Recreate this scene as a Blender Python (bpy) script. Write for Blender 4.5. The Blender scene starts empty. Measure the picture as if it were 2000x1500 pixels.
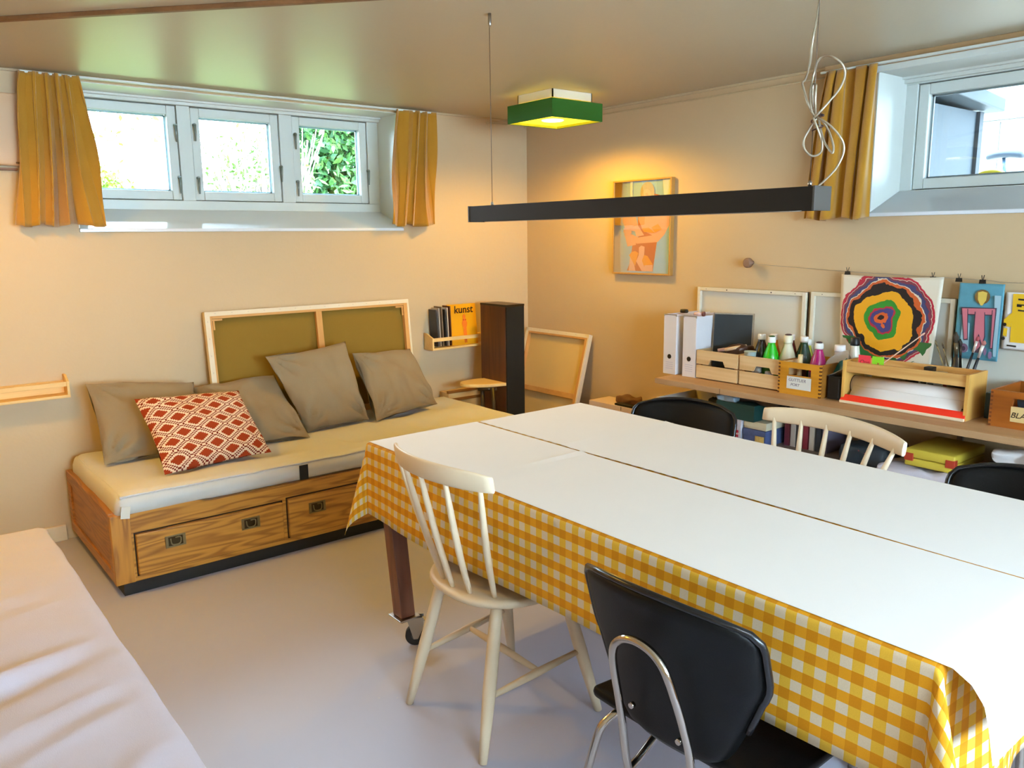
import bpy, bmesh, math, random
from mathutils import Vector, Matrix, noise
PI = math.pi
sc = bpy.context.scene
COL = sc.collection
def lin(h):
    h = h.lstrip('#'); c = [int(h[i:i+2], 16)/255 for i in (0, 2, 4)]
    return tuple((x/12.92 if x <= .04045 else ((x+.055)/1.055)**2.4) for x in c) + (1,)
# ------------------------------------------------------------------ camera
cd = bpy.data.cameras.new('camera'); cam = bpy.data.objects.new('camera', cd); COL.objects.link(cam)
Rw = Matrix(((0.77848192, -0.62757915, -0.01050321), (0.12146957, 0.13421761, 0.98347892), (0.61580115, 0.76689637, -0.18071775)))
m3 = Matrix((Rw[0], Rw[1], -Rw[2])).transposed()
cam.matrix_world = Matrix.Translation((-3.6494, -4.3574, 1.4585)) @ m3.to_4x4()
cd.sensor_fit = 'HORIZONTAL'; cd.sensor_width = 36; cd.lens = 36*1570.8/2000; cd.clip_start = .05; cd.clip_end = 200
sc.camera = cam
# ------------------------------------------------------------------ view, world, lights
vs = sc.view_settings
sc.display_settings.display_device = 'sRGB'
vs.view_transform = 'Standard'; vs.look = 'None'; vs.gamma = 1; vs.use_curve_mapping = False; vs.exposure = -0.42
w = bpy.data.worlds.new('sky'); sc.world = w; w.use_nodes = True
wn = w.node_tree.nodes; wn['Background'].inputs[0].default_value = (0.60, 0.80, 1.0, 1); wn['Background'].inputs[1].default_value = 52.0
def area(name, loc, rot, sx, sy, power, col, portal=False, spread=PI):
    l = bpy.data.lights.new(name, 'AREA'); l.shape = 'RECTANGLE'; l.size = sx; l.size_y = sy; l.energy = power; l.color = col; l.spread = spread
    o = bpy.data.objects.new(name, l); COL.objects.link(o); o.location = loc; o.rotation_euler = rot
    if portal: l.cycles.is_portal = True
    return o
area('daylight_back_window', (-1.90, .42, 1.92), (-PI/2, 0, 0), 1.8, .56, 1, (1, 1, 1), True)
area('daylight_side_window', (.42, -3.0, 1.88), (0, PI/2, 0), .56, 1.1, 1, (1, 1, 1), True)
area('rear_fill_light', (-2.4, -6.42, 1.45), (PI/2, 0, 0), 2.6, 1.1, 5, (.84, .92, 1.0))  # added fill light, set in an invented window behind the viewer
area('fill_light_behind_viewer', (-3.2, -5.35, 2.12), (0, -.45, 0), .5, .5, 38, (.82, .92, 1.0), False, 2.3)  # added fill without a fixture, tilted to brighten table and right wall
def point(name, loc, power, col, r, spot=False):
    l = bpy.data.lights.new(name, 'SPOT' if spot else 'POINT')
    if spot: l.spot_size = 2.92; l.spot_blend = .45; l.energy = power; l.color = col; l.shadow_soft_size = r
    o = bpy.data.objects.new(name, l); COL.objects.link(o); o.location = loc; return o
WARM = (1.0, .50, .10)
# ------------------------------------------------------------------ materials
def nodes(name):
    m = bpy.data.materials.new(name); m.use_nodes = True; nt = m.node_tree; return m, nt, nt.nodes['Principled BSDF']
def N(nt, t, **kw):
    n = nt.nodes.new(t)
    for k, v in kw.items():
        if k in n.inputs: n.inputs[k].default_value = v
        else: setattr(n, k, v)
    return n
def ma(nt, op, a, b=None, c=None):
    n = nt.nodes.new('ShaderNodeMath'); n.operation = op
    for i, v in enumerate((a, b, c)):
        if v is None: continue
        if isinstance(v, (int, float)): n.inputs[i].default_value = v
        else: nt.links.new(v, n.inputs[i])
    return n.outputs[0]
def mixc(nt, f, a, b):
    n = nt.nodes.new('ShaderNodeMix'); n.data_type = 'RGBA'
    for s, v in ((n.inputs[0], f), (n.inputs[6], a), (n.inputs[7], b)):
        if isinstance(v, (int, float)): s.default_value = v
        elif isinstance(v, tuple): s.default_value = v
        else: nt.links.new(v, s)
    return n.outputs[2]
def coords(nt, scale=(1, 1, 1), rot=(0, 0, 0), kind='Object'):
    tc = nt.nodes.new('ShaderNodeTexCoord'); mp = nt.nodes.new('ShaderNodeMapping')
    nt.links.new(tc.outputs[kind], mp.inputs[0]); mp.inputs['Scale'].default_value = scale; mp.inputs['Rotation'].default_value = rot
    return mp.outputs[0]
def nz(nt, vec, scale, detail=3, dist=0, rough=.5):
    n = N(nt, 'ShaderNodeTexNoise', Scale=scale, Detail=detail, Distortion=dist, Roughness=rough); nt.links.new(vec, n.inputs['Vector']); return n.outputs['Fac']
def bump(nt, b, h, strength, dist=.01):
    n = N(nt, 'ShaderNodeBump', Strength=strength, Distance=dist); nt.links.new(h, n.inputs['Height']); nt.links.new(n.outputs[0], b.inputs['Normal'])
_M = {}
def M(name, col, rough=.5, metal=0., var=0., vs_=6., bmp=0., bs=200., coat=0., emit=None, es=0, spec=.5, alpha=None):
    if name in _M: return _M[name]
    m, nt, b = nodes(name)
    c = lin(col); b.inputs['Base Color'].default_value = c; b.inputs['Roughness'].default_value = rough; b.inputs['Metallic'].default_value = metal
    b.inputs['Coat Weight'].default_value = coat; b.inputs['Specular IOR Level'].default_value = spec
    v = coords(nt)
    if var:
        f = nz(nt, v, vs_, 5)
        d = tuple(x*(1-var) for x in c[:3])+(1,); e = tuple(min(1, x*(1+var*.6)) for x in c[:3])+(1,)
        nt.links.new(mixc(nt, f, d, e), b.inputs['Base Color'])
    if bmp: bump(nt, b, nz(nt, v, bs, 4), bmp, .002)
    if emit: b.inputs['Emission Color'].default_value = lin(emit); b.inputs['Emission Strength'].default_value = es
    _M[name] = m; return m
def wood(name, dark, light, axis='X', s=1., k=26., rough=.45, mixn=.5, coat=0.):
    if name in _M: return _M[name]
    m, nt, b = nodes(name)
    sc_ = [9*s]*3; sc_['XYZ'.index(axis)] = .9*s
    v = coords(nt, tuple(sc_))
    n1 = nz(nt, v, 1., 2, .2)
    rings = ma(nt, 'MULTIPLY_ADD', ma(nt, 'SINE', ma(nt, 'MULTIPLY', n1, k)), .5, .5)
    sc2 = [90*s]*3; sc2['XYZ'.index(axis)] = 3*s
    fine = nz(nt, coords(nt, tuple(sc2)), 1., 3)
    f = ma(nt, 'ADD', ma(nt, 'MULTIPLY', ma(nt, 'POWER', rings, 2.2), mixn), ma(nt, 'MULTIPLY', fine, .55))
    nt.links.new(mixc(nt, f, lin(light), lin(dark)), b.inputs['Base Color'])
    b.inputs['Roughness'].default_value = rough; b.inputs['Coat Weight'].default_value = coat; b.inputs['Coat Roughness'].default_value = .3
    bump(nt, b, fine, .15, .002)
    _M[name] = m; return m
def fabric(name, col, rough=.9, weave=700., var=.12, strength=.35, sheen=.2, wr=0):
    if name in _M: return _M[name]
    m, nt, b = nodes(name); c = lin(col); v = coords(nt)
    f = nz(nt, v, 9., 5); f2 = nz(nt, coords(nt, (weave, weave*.2, weave*.6)), 1., 2)
    f3 = ma(nt, 'ADD', ma(nt, 'MULTIPLY', f, .5), ma(nt, 'MULTIPLY', f2, .5))
    nt.links.new(mixc(nt, f3, tuple(x*(1-var*2) for x in c[:3])+(1,), tuple(min(1, x*(1+var)) for x in c[:3])+(1,)), b.inputs['Base Color'])
    b.inputs['Roughness'].default_value = rough; b.inputs['Sheen Weight'].default_value = sheen; b.inputs['Specular IOR Level'].default_value = .2
    h = f2
    if wr: h = ma(nt, 'ADD', ma(nt, 'MULTIPLY', f2, .15), nz(nt, coords(nt, (1, 1, 1)), wr, 3, .6))
    bump(nt, b, h, strength, .004 if wr else .002)
    _M[name] = m; return m
def glass_mat():
    m, nt, b = nodes('window_glass'); nt.nodes.remove(b)
    t = N(nt, 'ShaderNodeBsdfTransparent'); t.inputs[0].default_value = (.97, .99, .98, 1)
    g = N(nt, 'ShaderNodeBsdfGlossy', Roughness=.02); fr = N(nt, 'ShaderNodeFresnel', IOR=1.45); mx = N(nt, 'ShaderNodeMixShader')
    nt.links.new(fr.outputs[0], mx.inputs[0]); nt.links.new(t.outputs[0], mx.inputs[1]); nt.links.new(g.outputs[0], mx.inputs[2])
    nt.links.new(mx.outputs[0], nt.nodes['Material Output'].inputs[0]); return m
GLASS = glass_mat()
def gingham():
    m, nt, b = nodes('gingham_cotton')
    tc = nt.nodes.new('ShaderNodeUVMap'); tc.uv_map = 'UVMap'; sp = nt.nodes.new('ShaderNodeSeparateXYZ'); nt.links.new(tc.outputs[0], sp.inputs[0])
    P = .046
    def st(o): return ma(nt, 'LESS_THAN', ma(nt, 'FRACT', ma(nt, 'DIVIDE', o, P)), .5)
    a, c = st(sp.outputs[0]), st(sp.outputs[1])
    row0 = mixc(nt, a, lin('#ded0b8'), lin('#e0b43c')); row1 = mixc(nt, a, lin('#d9981c'), lin('#c88410'))
    col = mixc(nt, c, row0, row1)
    v = coords(nt, (1, 1, 1)); f = nz(nt, v, 500., 2)
    nt.links.new(mixc(nt, ma(nt, 'MULTIPLY', f, .25), col, lin('#8a5a10')), b.inputs['Base Color'])
    b.inputs['Roughness'].default_value = .85; b.inputs['Specular IOR Level'].default_value = .2; bump(nt, b, f, .2, .001)
    return m
GING = gingham()
def trellis():
    m, nt, b = nodes('trellis_print')
    tc = nt.nodes.new('ShaderNodeUVMap'); tc.uv_map = 'UVMap'; sp = nt.nodes.new('ShaderNodeSeparateXYZ'); nt.links.new(tc.outputs[0], sp.inputs[0])
    px = ma(nt, 'DIVIDE', ma(nt, 'ADD', ma(nt, 'FLOOR', ma(nt, 'MULTIPLY', sp.outputs[0], 64)), .5), 64); py = ma(nt, 'DIVIDE', ma(nt, 'ADD', ma(nt, 'FLOOR', ma(nt, 'MULTIPLY', sp.outputs[1], 80)), .5), 80)
    x = ma(nt, 'MULTIPLY', px, 4.0); y = ma(nt, 'MULTIPLY', py, 5.0)
    def dist(ox, oy):
        fx = ma(nt, 'ABSOLUTE', ma(nt, 'SUBTRACT', ma(nt, 'FRACT', ma(nt, 'ADD', x, ox)), .5)); fy = ma(nt, 'ABSOLUTE', ma(nt, 'SUBTRACT', ma(nt, 'FRACT', ma(nt, 'ADD', y, oy)), .5))
        return ma(nt, 'ADD', fx, fy)
    d = ma(nt, 'MINIMUM', dist(0, 0), dist(.5, .5))
    r = nt.nodes.new('ShaderNodeValToRGB'); nt.links.new(d, r.inputs[0]); cr = r.color_ramp; cr.interpolation = 'CONSTANT'
    red, cream, dk = lin('#9c3a1c'), lin('#ecd2b4'), lin('#7a2a1c')
    cr.elements[0].color = red; cr.elements[0].position = 0; cr.elements[1].position = .285; cr.elements[1].color = cream
    for p, c in ((.385, dk), (.46, cream)):
        e = cr.elements.new(p); e.color = c
    nt.links.new(r.outputs[0], b.inputs['Base Color']); b.inputs['Roughness'].default_value = .9; b.inputs['Specular IOR Level'].default_value = .15
    bump(nt, b, nz(nt, coords(nt), 600., 2), .3, .002); return m
def rings_mat():
    m, nt, b = nodes('ring_painting'); v = coords(nt, kind='Object')
    sp = nt.nodes.new('ShaderNodeSeparateXYZ'); nt.links.new(v, sp.inputs[0])
    n1 = nz(nt, v, 7., 2); n2 = nz(nt, v, 30., 2); n3 = nz(nt, coords(nt, (1, 1, 1), (.5, .3, 1)), 9., 1)
    dy = ma(nt, 'ADD', ma(nt, 'SUBTRACT', sp.outputs[1], 0.012), ma(nt, 'MULTIPLY', ma(nt, 'SUBTRACT', n1, .5), .10))
    dz = ma(nt, 'ADD', ma(nt, 'SUBTRACT', sp.outputs[2], .205), ma(nt, 'MULTIPLY', ma(nt, 'SUBTRACT', n3, .5), .10))
    d = ma(nt, 'SQRT', ma(nt, 'ADD', ma(nt, 'MULTIPLY', dy, dy), ma(nt, 'MULTIPLY', dz, dz)))
    d = ma(nt, 'ADD', d, ma(nt, 'MULTIPLY', ma(nt, 'SUBTRACT', n2, .5), .026))
    r = nt.nodes.new('ShaderNodeValToRGB'); nt.links.new(ma(nt, 'DIVIDE', d, .235), r.inputs[0]); cr = r.color_ramp; cr.interpolation = 'CONSTANT'
    seq = [(0, '#1c1418'), (.05, '#d8622c'), (.11, '#43407c'), (.20, '#b0243c'), (.24, '#2f8a2c'), (.36, '#e8a41c'), (.585, '#17141a'), (.68, '#c65a24'), (.73, '#dcd0bc'), (.745, '#40426c'), (.80, '#7a3040'), (.84, '#d8ccb6'), (.855, '#b22038'), (.905, '#e4dac6')]
    cr.elements[0].color = lin(seq[0][1]); cr.elements[1].position = seq[1][0]; cr.elements[1].color = lin(seq[1][1])
    for p, c in seq[2:]:
        e = cr.elements.new(p); e.color = lin(c)
    g = ma(nt, 'MULTIPLY', ma(nt, 'MULTIPLY', ma(nt, 'GREATER_THAN', nz(nt, v, 13., 1), .52), ma(nt, 'LESS_THAN', sp.outputs[2], .12)), ma(nt, 'MULTIPLY', ma(nt, 'LESS_THAN', d, .232), ma(nt, 'GREATER_THAN', d, .17)))
    nt.links.new(mixc(nt, g, r.outputs[0], lin('#2c6a30')), b.inputs['Base Color']); b.inputs['Roughness'].default_value = .5; return m
def wall_paint(name, col, sc2=2.5, rough=.6):
    m, nt, b = nodes(name); v = coords(nt); c = lin(col)
    f = nz(nt, v, sc2, 4); nt.links.new(mixc(nt, f, tuple(x*.96 for x in c[:3])+(1,), c), b.inputs['Base Color'])
    b.inputs['Roughness'].default_value = rough; bump(nt, b, nz(nt, v, 60., 5), .12, .004); return m
WALL = wall_paint('cream_wall_paint', '#d0b690')
CEIL = wall_paint('glossy_ceiling_paint', '#cbc2aa', 1.5, .40)
def floor_mat():
    m, nt, b = nodes('mauve_linoleum'); v = coords(nt)
    f = nz(nt, v, 2.2, 6); sp = ma(nt, 'GREATER_THAN', nz(nt, v, 42., 2), .76)
    col = mixc(nt, f, lin('#b7b6c6'), lin('#c3c2d2')); nt.links.new(mixc(nt, ma(nt, 'MULTIPLY', sp, .35), col, lin('#d8cdc8')), b.inputs['Base Color'])
    nt.links.new(ma(nt, 'MULTIPLY_ADD', f, .18, .36), b.inputs['Roughness']); bump(nt, b, nz(nt, v, 120., 3), .05, .002); return m
WHITE = M('white_gloss_paint', '#dfe6e2', .32); CREAMP = M('cream_gloss_paint', '#e0cfb0', .5)
PAPER = M('white_paper', '#eeecea', .75, var=.02); STEEL = M('steel', '#b9b4ac', .28, 1); CHROME = M('chrome', '#c9c2b8', .14, 1)
BLACK = M('black_vinyl', '#050607', .48, bmp=.15, bs=350, spec=.22); DARKPL = M('black_plastic', '#121212', .45)
PINE = wood('pale_pine', '#c2965e', '#e6c999', 'Y', 1, 22, .55, .35); PINEX = wood('pale_pine_x', '#c2965e', '#e6c999', 'X', 1, 22, .55, .35); PINEZ = wood('pale_pine_z', '#c2965e', '#e6c999', 'Z', 1, 22, .55, .35)
BEDW = wood('honey_pine', '#8e5212', '#dc9a3a', 'X', 1.3, 60, .38, .55, .2); BEDZ = wood('honey_pine_z', '#8e5212', '#d69236', 'Z', 1.3, 60, .38, .55, .2); BEDY = wood('honey_pine_y', '#7c4812', '#b87630', 'Y', 1.3, 60, .38, .5, .2)
OAKW = wood('oak_worktop', '#9c7650', '#c09a70', 'Y', 1.2, 14, .5, .3)
WALNUT = wood('walnut', '#3a1d10', '#6c3c22', 'Z', 1, 18, .4, .4); DARKW = wood('dark_stained_wood', '#4e2c1c', '#885238', 'Z', 1, 16, .45, .4)
CHAIRW = M('cream_painted_wood', '#e3cfb0', .42, var=.05, vs_=14); BRASS = M('aged_brass', '#8a7a58', .4, .9, var=.3, vs_=40)
CURT = fabric('mustard_velvet', '#b68222', .8, 500, .12, .25, .6)
TAUPE = fabric('taupe_linen', '#98866a', .95, 900, .1, .4, .1, 16.); MATT = fabric('beige_canvas', '#deddd8', .95, 700, .06, .35, .1, 12.)
BEDF = fabric('pale_pink_grey_cotton', '#cfcbdc', .95, 600, .05, .25, .1)
# ------------------------------------------------------------------ geometry helpers
def bm_(): return bmesh.new()
def box(bm, x0, x1, y0, y1, z0, z1, mi=0):
    v = [bm.verts.new(p) for p in ((x0, y0, z0), (x1, y0, z0), (x1, y1, z0), (x0, y1, z0), (x0, y0, z1), (x1, y0, z1), (x1, y1, z1), (x0, y1, z1))]
    fs = [bm.faces.new([v[i] for i in f]) for f in ((0, 3, 2, 1), (4, 5, 6, 7), (0, 1, 5, 4), (1, 2, 6, 5), (2, 3, 7, 6), (3, 0, 4, 7))]
    for f in fs: f.material_index = mi
    return v
def tbox(bm, mtx, sx, sy, sz, mi=0):
    v = box(bm, -sx/2, sx/2, -sy/2, sy/2, -sz/2, sz/2, mi)
    for p in v: p.co = mtx @ p.co
    return v
def frames(pts):
    T = [(pts[min(i+1, len(pts)-1)]-pts[max(i-1, 0)]).normalized() for i in range(len(pts))]
    a = Vector((0, 0, 1)) if abs(T[0].z) < .9 else Vector((1, 0, 0))
    n = T[0].cross(a).normalized(); out = []
    for t in T:
        n = (n - t*n.dot(t)).normalized(); out.append((n, t.cross(n)))
    return out
def tube(bm, pts, r, n=10, closed=False, mi=0, sq=1.):
    pts = [Vector(p) for p in pts]; k = len(pts); rr = r if isinstance(r, (list, tuple)) else [r]*k
    fr = frames(pts + [pts[0]])[:k] if closed else frames(pts); rings = []
    for p, q, (a, b) in zip(pts, rr, fr): rings.append([bm.verts.new(p + a*math.cos(2*PI*i/n)*q + b*math.sin(2*PI*i/n)*q*sq) for i in range(n)])
    for j in range(k if closed else k-1):
        A, B = rings[j], rings[(j+1) % k]
        for i in range(n):
            f = bm.faces.new((A[i], A[(i+1) % n], B[(i+1) % n], B[i])); f.smooth = True; f.material_index = mi
    if not closed:
        for R, s in ((rings[0], -1), (rings[-1], 1)):
            f = bm.faces.new(R if s > 0 else R[::-1]); f.material_index = mi
def smooth_pts(P, m=6, closed=False):
    P = [Vector(p) for p in P]; n = len(P); out = []
    for i in range(n if closed else n-1):
        g = (lambda k: P[k % n]) if closed else (lambda k: P[max(0, min(n-1, k))])
        a, b, c, d = g(i-1), g(i), g(i+1), g(i+2)
        for j in range(m):
            t = j/m; out.append(.5*((2*b)+(c-a)*t+(2*a-5*b+4*c-d)*t*t+(3*b-a-3*c+d)*t**3))
    if not closed: out.append(P[-1])
    return out
def lathe(bm, prof, c=(0, 0, 0), n=20, mi=0, sx=1., sy=1.):
    c = Vector(c); rings = []
    for r, z in prof: rings.append([bm.verts.new(c+Vector((r*sx*math.cos(2*PI*i/n), r*sy*math.sin(2*PI*i/n), z))) for i in range(n)])
    for A, B in zip(rings, rings[1:]):
        for i in range(n):
            f = bm.faces.new((A[i], A[(i+1) % n], B[(i+1) % n], B[i])); f.smooth = True; f.material_index = mi
    for R, s in ((rings[0], -1), (rings[-1], 1)):
        f = bm.faces.new(R[::-1] if s < 0 else R); f.material_index = mi
def prism(bm, poly, fn, t0, t1, mi=0):
    """poly: 2-D outline; fn(u, v, t) -> 3-D"""
    A = [bm.verts.new(fn(u, v, t0)) for u, v in poly]; B = [bm.verts.new(fn(u, v, t1)) for u, v in poly]; n = len(poly)
    for f in [bm.faces.new(A[::-1]), bm.faces.new(B)]+[bm.faces.new((A[i], A[(i+1) % n], B[(i+1) % n], B[i])) for i in range(n)]: f.material_index = mi
def rbox(bm, x0, x1, y0, y1, z0, z1, r, n=(8, 8, 3), fn=None, mi=0):
    lo, hi = (x0, y0, z0), (x1, y1, z1)
    ax = []
    for a, b, k in zip(lo, hi, n):
        L = [a, a+r*.3, a+r] + [a+r+(b-a-2*r)*i/k for i in range(1, k)] + [b-r, b-r*.3, b]; ax.append(L)
    cache = {}
    def vert(p):
        key = tuple(round(q, 6) for q in p)
        if key not in cache:
            q = Vector([max(a+r, min(b-r, c)) for a, b, c in zip(lo, hi, p)]); d = Vector(p)-q
            w_ = q + d.normalized()*r if d.length > 1e-9 else Vector(p)
            cache[key] = bm.verts.new(fn(w_) if fn else w_)
        return cache[key]
    for d in range(3):
        e, f = [(1, 2), (2, 0), (0, 1)][d]
        for side in (0, 1):
            for i in range(len(ax[e])-1):
                for j in range(len(ax[f])-1):
                    q = []
                    for a, b in ((0, 0), (1, 0), (1, 1), (0, 1)):
                        p = [0, 0, 0]; p[d] = (lo, hi)[side][d]; p[e] = ax[e][i+a]; p[f] = ax[f][j+b]; q.append(vert(p))
                    if len(set(q)) == 4:
                        F = bm.faces.new(q if side else q[::-1]); F.smooth = True; F.material_index = mi
def grid(bm, nu, nv, fn, uvfn=None, mi=0, flip=False):
    uv = (bm.loops.layers.uv.get('UVMap') or bm.loops.layers.uv.new('UVMap')) if uvfn else None
    V = [[bm.verts.new(fn(i/nu, j/nv)) for j in range(nv+1)] for i in range(nu+1)]
    for i in range(nu):
        for j in range(nv):
            idx = [(i, j), (i+1, j), (i+1, j+1), (i, j+1)]
            if flip: idx = idx[::-1]
            f = bm.faces.new([V[a][b] for a, b in idx]); f.smooth = True; f.material_index = mi
            if uvfn:
                for l, (a, b) in zip(f.loops, idx): l[uv].uv = uvfn(a/nu, b/nv)
    return V
ROOT = {}
def tag(o, label=None, cat=None, group=None, kind=None):
    if label: o['label'] = label
    if cat: o['category'] = cat
    if group: o['group'] = group
    if kind: o['kind'] = kind
    return o
def thing(name, label, cat, loc=(0, 0, 0), group=None, kind=None):
    o = bpy.data.objects.new(name, None); COL.objects.link(o); o.location = loc; o.empty_display_size = .1; ROOT[o.name] = Vector(loc)
    return tag(o, label, cat, group, kind)
def obj(name, bm, mat, parent=None, label=None, cat=None, group=None, kind=None, bev=0, seg=2, solid=0, sub=0, smooth=False):
    bmesh.ops.recalc_face_normals(bm, faces=bm.faces) if not solid else None
    me = bpy.data.meshes.new(name); o = bpy.data.objects.new(name, me); COL.objects.link(o)
    if parent is None:
        bm.verts.ensure_lookup_table(); xs = [v.co for v in bm.verts]
        off = Vector(((min(p.x for p in xs)+max(p.x for p in xs))/2, (min(p.y for p in xs)+max(p.y for p in xs))/2, min(p.z for p in xs)))
    else: off = ROOT[parent.name]
    ROOT[o.name] = off
    bmesh.ops.translate(bm, verts=bm.verts, vec=-off); bm.to_mesh(me); bm.free()
    if parent is None: o.location = off
    else: o.parent = parent
    for m in (mat if isinstance(mat, (list, tuple)) else [mat]): me.materials.append(m)
    if smooth:
        for p in me.polygons: p.use_smooth = True
    if solid: s = o.modifiers.new('thickness', 'SOLIDIFY'); s.thickness = solid; s.offset = 0
    if bev: s = o.modifiers.new('bevel', 'BEVEL'); s.width = bev; s.segments = seg; s.limit_method = 'ANGLE'; s.angle_limit = .6
    if sub: s = o.modifiers.new('subdivide', 'SUBSURF'); s.levels = sub; s.render_levels = sub
    return tag(o, label, cat, group, kind)
def bobj(name, dims, mat, parent=None, bev=.002, **kw):
    bm = bm_()
    for d in (dims if isinstance(dims[0], (list, tuple)) else [dims]): box(bm, *d)
    return obj(name, bm, mat, parent, bev=bev, **kw)
FX = Matrix(((1, 0, 0, 0), (0, 0, -1, 0), (0, 1, 0, 0), (0, 0, 0, 1)))      # lettering read by someone looking towards +y
FY = Matrix(((0, 0, -1, 0), (-1, 0, 0, 0), (0, 1, 0, 0), (0, 0, 0, 1)))     # lettering read by someone looking towards +x
def text(name, s, size, mat, parent, loc, face, label=None, ext=.0004, shear=0, bold=0):
    cu = bpy.data.curves.new(name, 'FONT'); cu.body = s; cu.size = size; cu.extrude = ext; cu.shear = shear; cu.offset = bold; cu.align_x = 'CENTER'
    t = bpy.data.objects.new('t', cu); COL.objects.link(t); bpy.context.view_layer.update()
    me = bpy.data.meshes.new_from_object(t.evaluated_get(bpy.context.evaluated_depsgraph_get())); bpy.data.objects.remove(t)
    o = bpy.data.objects.new(name, me); COL.objects.link(o); me.name = name
    off = ROOT[parent.name]; me.transform(Matrix.Translation(Vector(loc)-off) @ face); me.materials.clear(); me.materials.append(mat); o.parent = parent
    ROOT[o.name] = off
    return tag(o, label)
def copy_tree(o, parent=None):
    c = o.copy(); COL.objects.link(c)
    if parent: c.parent = parent
    for ch in list(o.children): copy_tree(ch, c)
    return c
def put(o, loc, rz, label=None):
    o.location = loc; o.rotation_euler = (0, 0, rz)
    if label: o['label'] = label
    return o
# ================================================================== STRUCTURE
H = 2.22; X0, Y1 = -4.25, -6.6
S = dict(kind='structure')
bobj('floor', (X0-.2, .4, Y1-.2, .4, -.1, 0), floor_mat(), bev=0, **S)
bobj('ceiling', (X0-.2, .4, Y1-.2, .4, H, H+.12), CEIL, bev=0, **S)
NA = (-2.80, -1.0, 1.515, 2.195)   # back-wall niche
NB = (-3.85, -2.447, 1.545, 2.165)   # side-wall niche
T = .34
bobj('wall_back', [(X0, NA[0], 0, T, 0, H), (NA[1], 0, 0, T, 0, H), (NA[0], NA[1], 0, T, 0, NA[2]-.012), (NA[0], NA[1], 0, T, NA[3], H)], WALL, bev=0, **S)
bobj('wall_right', [(0, T, NB[1], 0, 0, H), (0, T, Y1, NB[0], 0, H), (0, T, NB[0], NB[1], 0, NB[2]-.012), (0, T, NB[0], NB[1], NB[3], H)], WALL, bev=0, **S)
bobj('wall_left', (X0-.1, X0, Y1, 0, 0, H), WALL, bev=0, **S)
bobj('wall_front', [(X0, -3.75, Y1, Y1+.1, 0, H), (-1.05, 0, Y1, Y1+.1, 0, H), (-3.75, -1.05, Y1, Y1+.1, 0, .85), (-3.75, -1.05, Y1, Y1+.1, 2.05, H)], WALL, bev=0, **S)
bobj('baseboard_back', [(X0, -3.0, -.018, 0, 0, .078)], CREAMP, bev=.003, **S)
bobj('baseboard_left', [(X0, X0+.018, Y1, 0, 0, .078)], CREAMP, bev=.003, **S)
bobj('baseboard_right', [(-.018, 0, Y1, 0, 0, .078)], CREAMP, bev=.003, **S)
# cornice strips and surface wiring under the ceiling
bobj('trim_1', [(X0, 0, -.010, 0, H-.012, H)], M('cornice_paint', '#c8b490', .5), bev=.002, **S)
bobj('trim_2', [(-.010, 0, -2.2, 0, H-.012, H)], M('cornice_paint', '#c8b490', .5), bev=.002, **S)
bobj('trim_3', [(-.028, 0, Y1+.1, -2.2, H-.035, H)], wood('bare_batten', '#a07c54', '#c8a67a', 'Y', 1, 12, .6, .25), bev=.002, **S)
bobj('trim_4', [(-.016, 0, Y1+.1, -2.2, H-.062, H-.035)], WHITE, bev=.002, **S)
bm = bm_(); tbox(bm, Matrix.Translation((-2.98, -1.16, H-.008)) @ Matrix.Rotation(-.835, 4, 'Z'), 2.2, .022, .016)
obj('trim_5', bm, wood('brown_batten', '#5c3a20', '#8a5e38', 'X', 1, 12, .5, .3), bev=.003, **S)
bobj('sky_blocker', (T, 2.9, -6.0, .2, 2.62, 2.70), M('sky_blocker_paint', '#b8b4a8', .7), bev=0, **S)  # unseen slab added outside to cut sky light through the side window
# windows
def sash(parent, fx, a0, a1, z0, z1, hinge):
    """fx(a, depth, z): a along the wall, depth outwards"""
    r = .047
    def bx(bm, p0, p1, d0, d1, q0, q1):
        P = fx(p0, d0, q0); Q = fx(p1, d1, q1); box(bm, min(P[0], Q[0]), max(P[0], Q[0]), min(P[1], Q[1]), max(P[1], Q[1]), q0, q1)
    bm = bm_()
    for p0, p1, q0, q1 in ((a0, a0+r, z0, z1), (a1-r, a1, z0, z1), (a0+r, a1-r, z0, z0+r), (a0+r, a1-r, z1-r, z1)): bx(bm, p0, p1, .272, .315, q0, q1)
    s = obj('sash', bm, WHITE, parent, bev=.004)
    bm = bm_(); bx(bm, a0+r-.005, a1-r+.005, .297, .301, z0+r-.005, z1-r+.005); obj('pane', bm, GLASS, s)
    bm = bm_()
    for p0, p1, q0, q1 in ((a0+r, a0+r+.009, z0+r, z1-r), (a1-r-.009, a1-r, z0+r, z1-r), (a0+r, a1-r, z0+r, z0+r+.009), (a0+r, a1-r, z1-r-.009, z1-r)): bx(bm, p0, p1, .306, .313, q0, q1)
    obj('glazing_spacer', bm, M('grey_spacer', '#8fa0aa', .4), s)
    for a, z in hinge:
        bm = bm_(); P = Vector(fx(a, .262, z)); D = Vector(fx(a, .248, z))
        tube(bm, [P+Vector((0, 0, .0)), D], .009, 8); tube(bm, [D, D+Vector((0, 0, -.035)), D+(P-D)*.2+Vector((0, 0, -.085))], [.008, .006, .004], 8)
        obj('hasp', bm, M('grey_metal', '#8f9a96', .3, .7), s)
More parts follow.
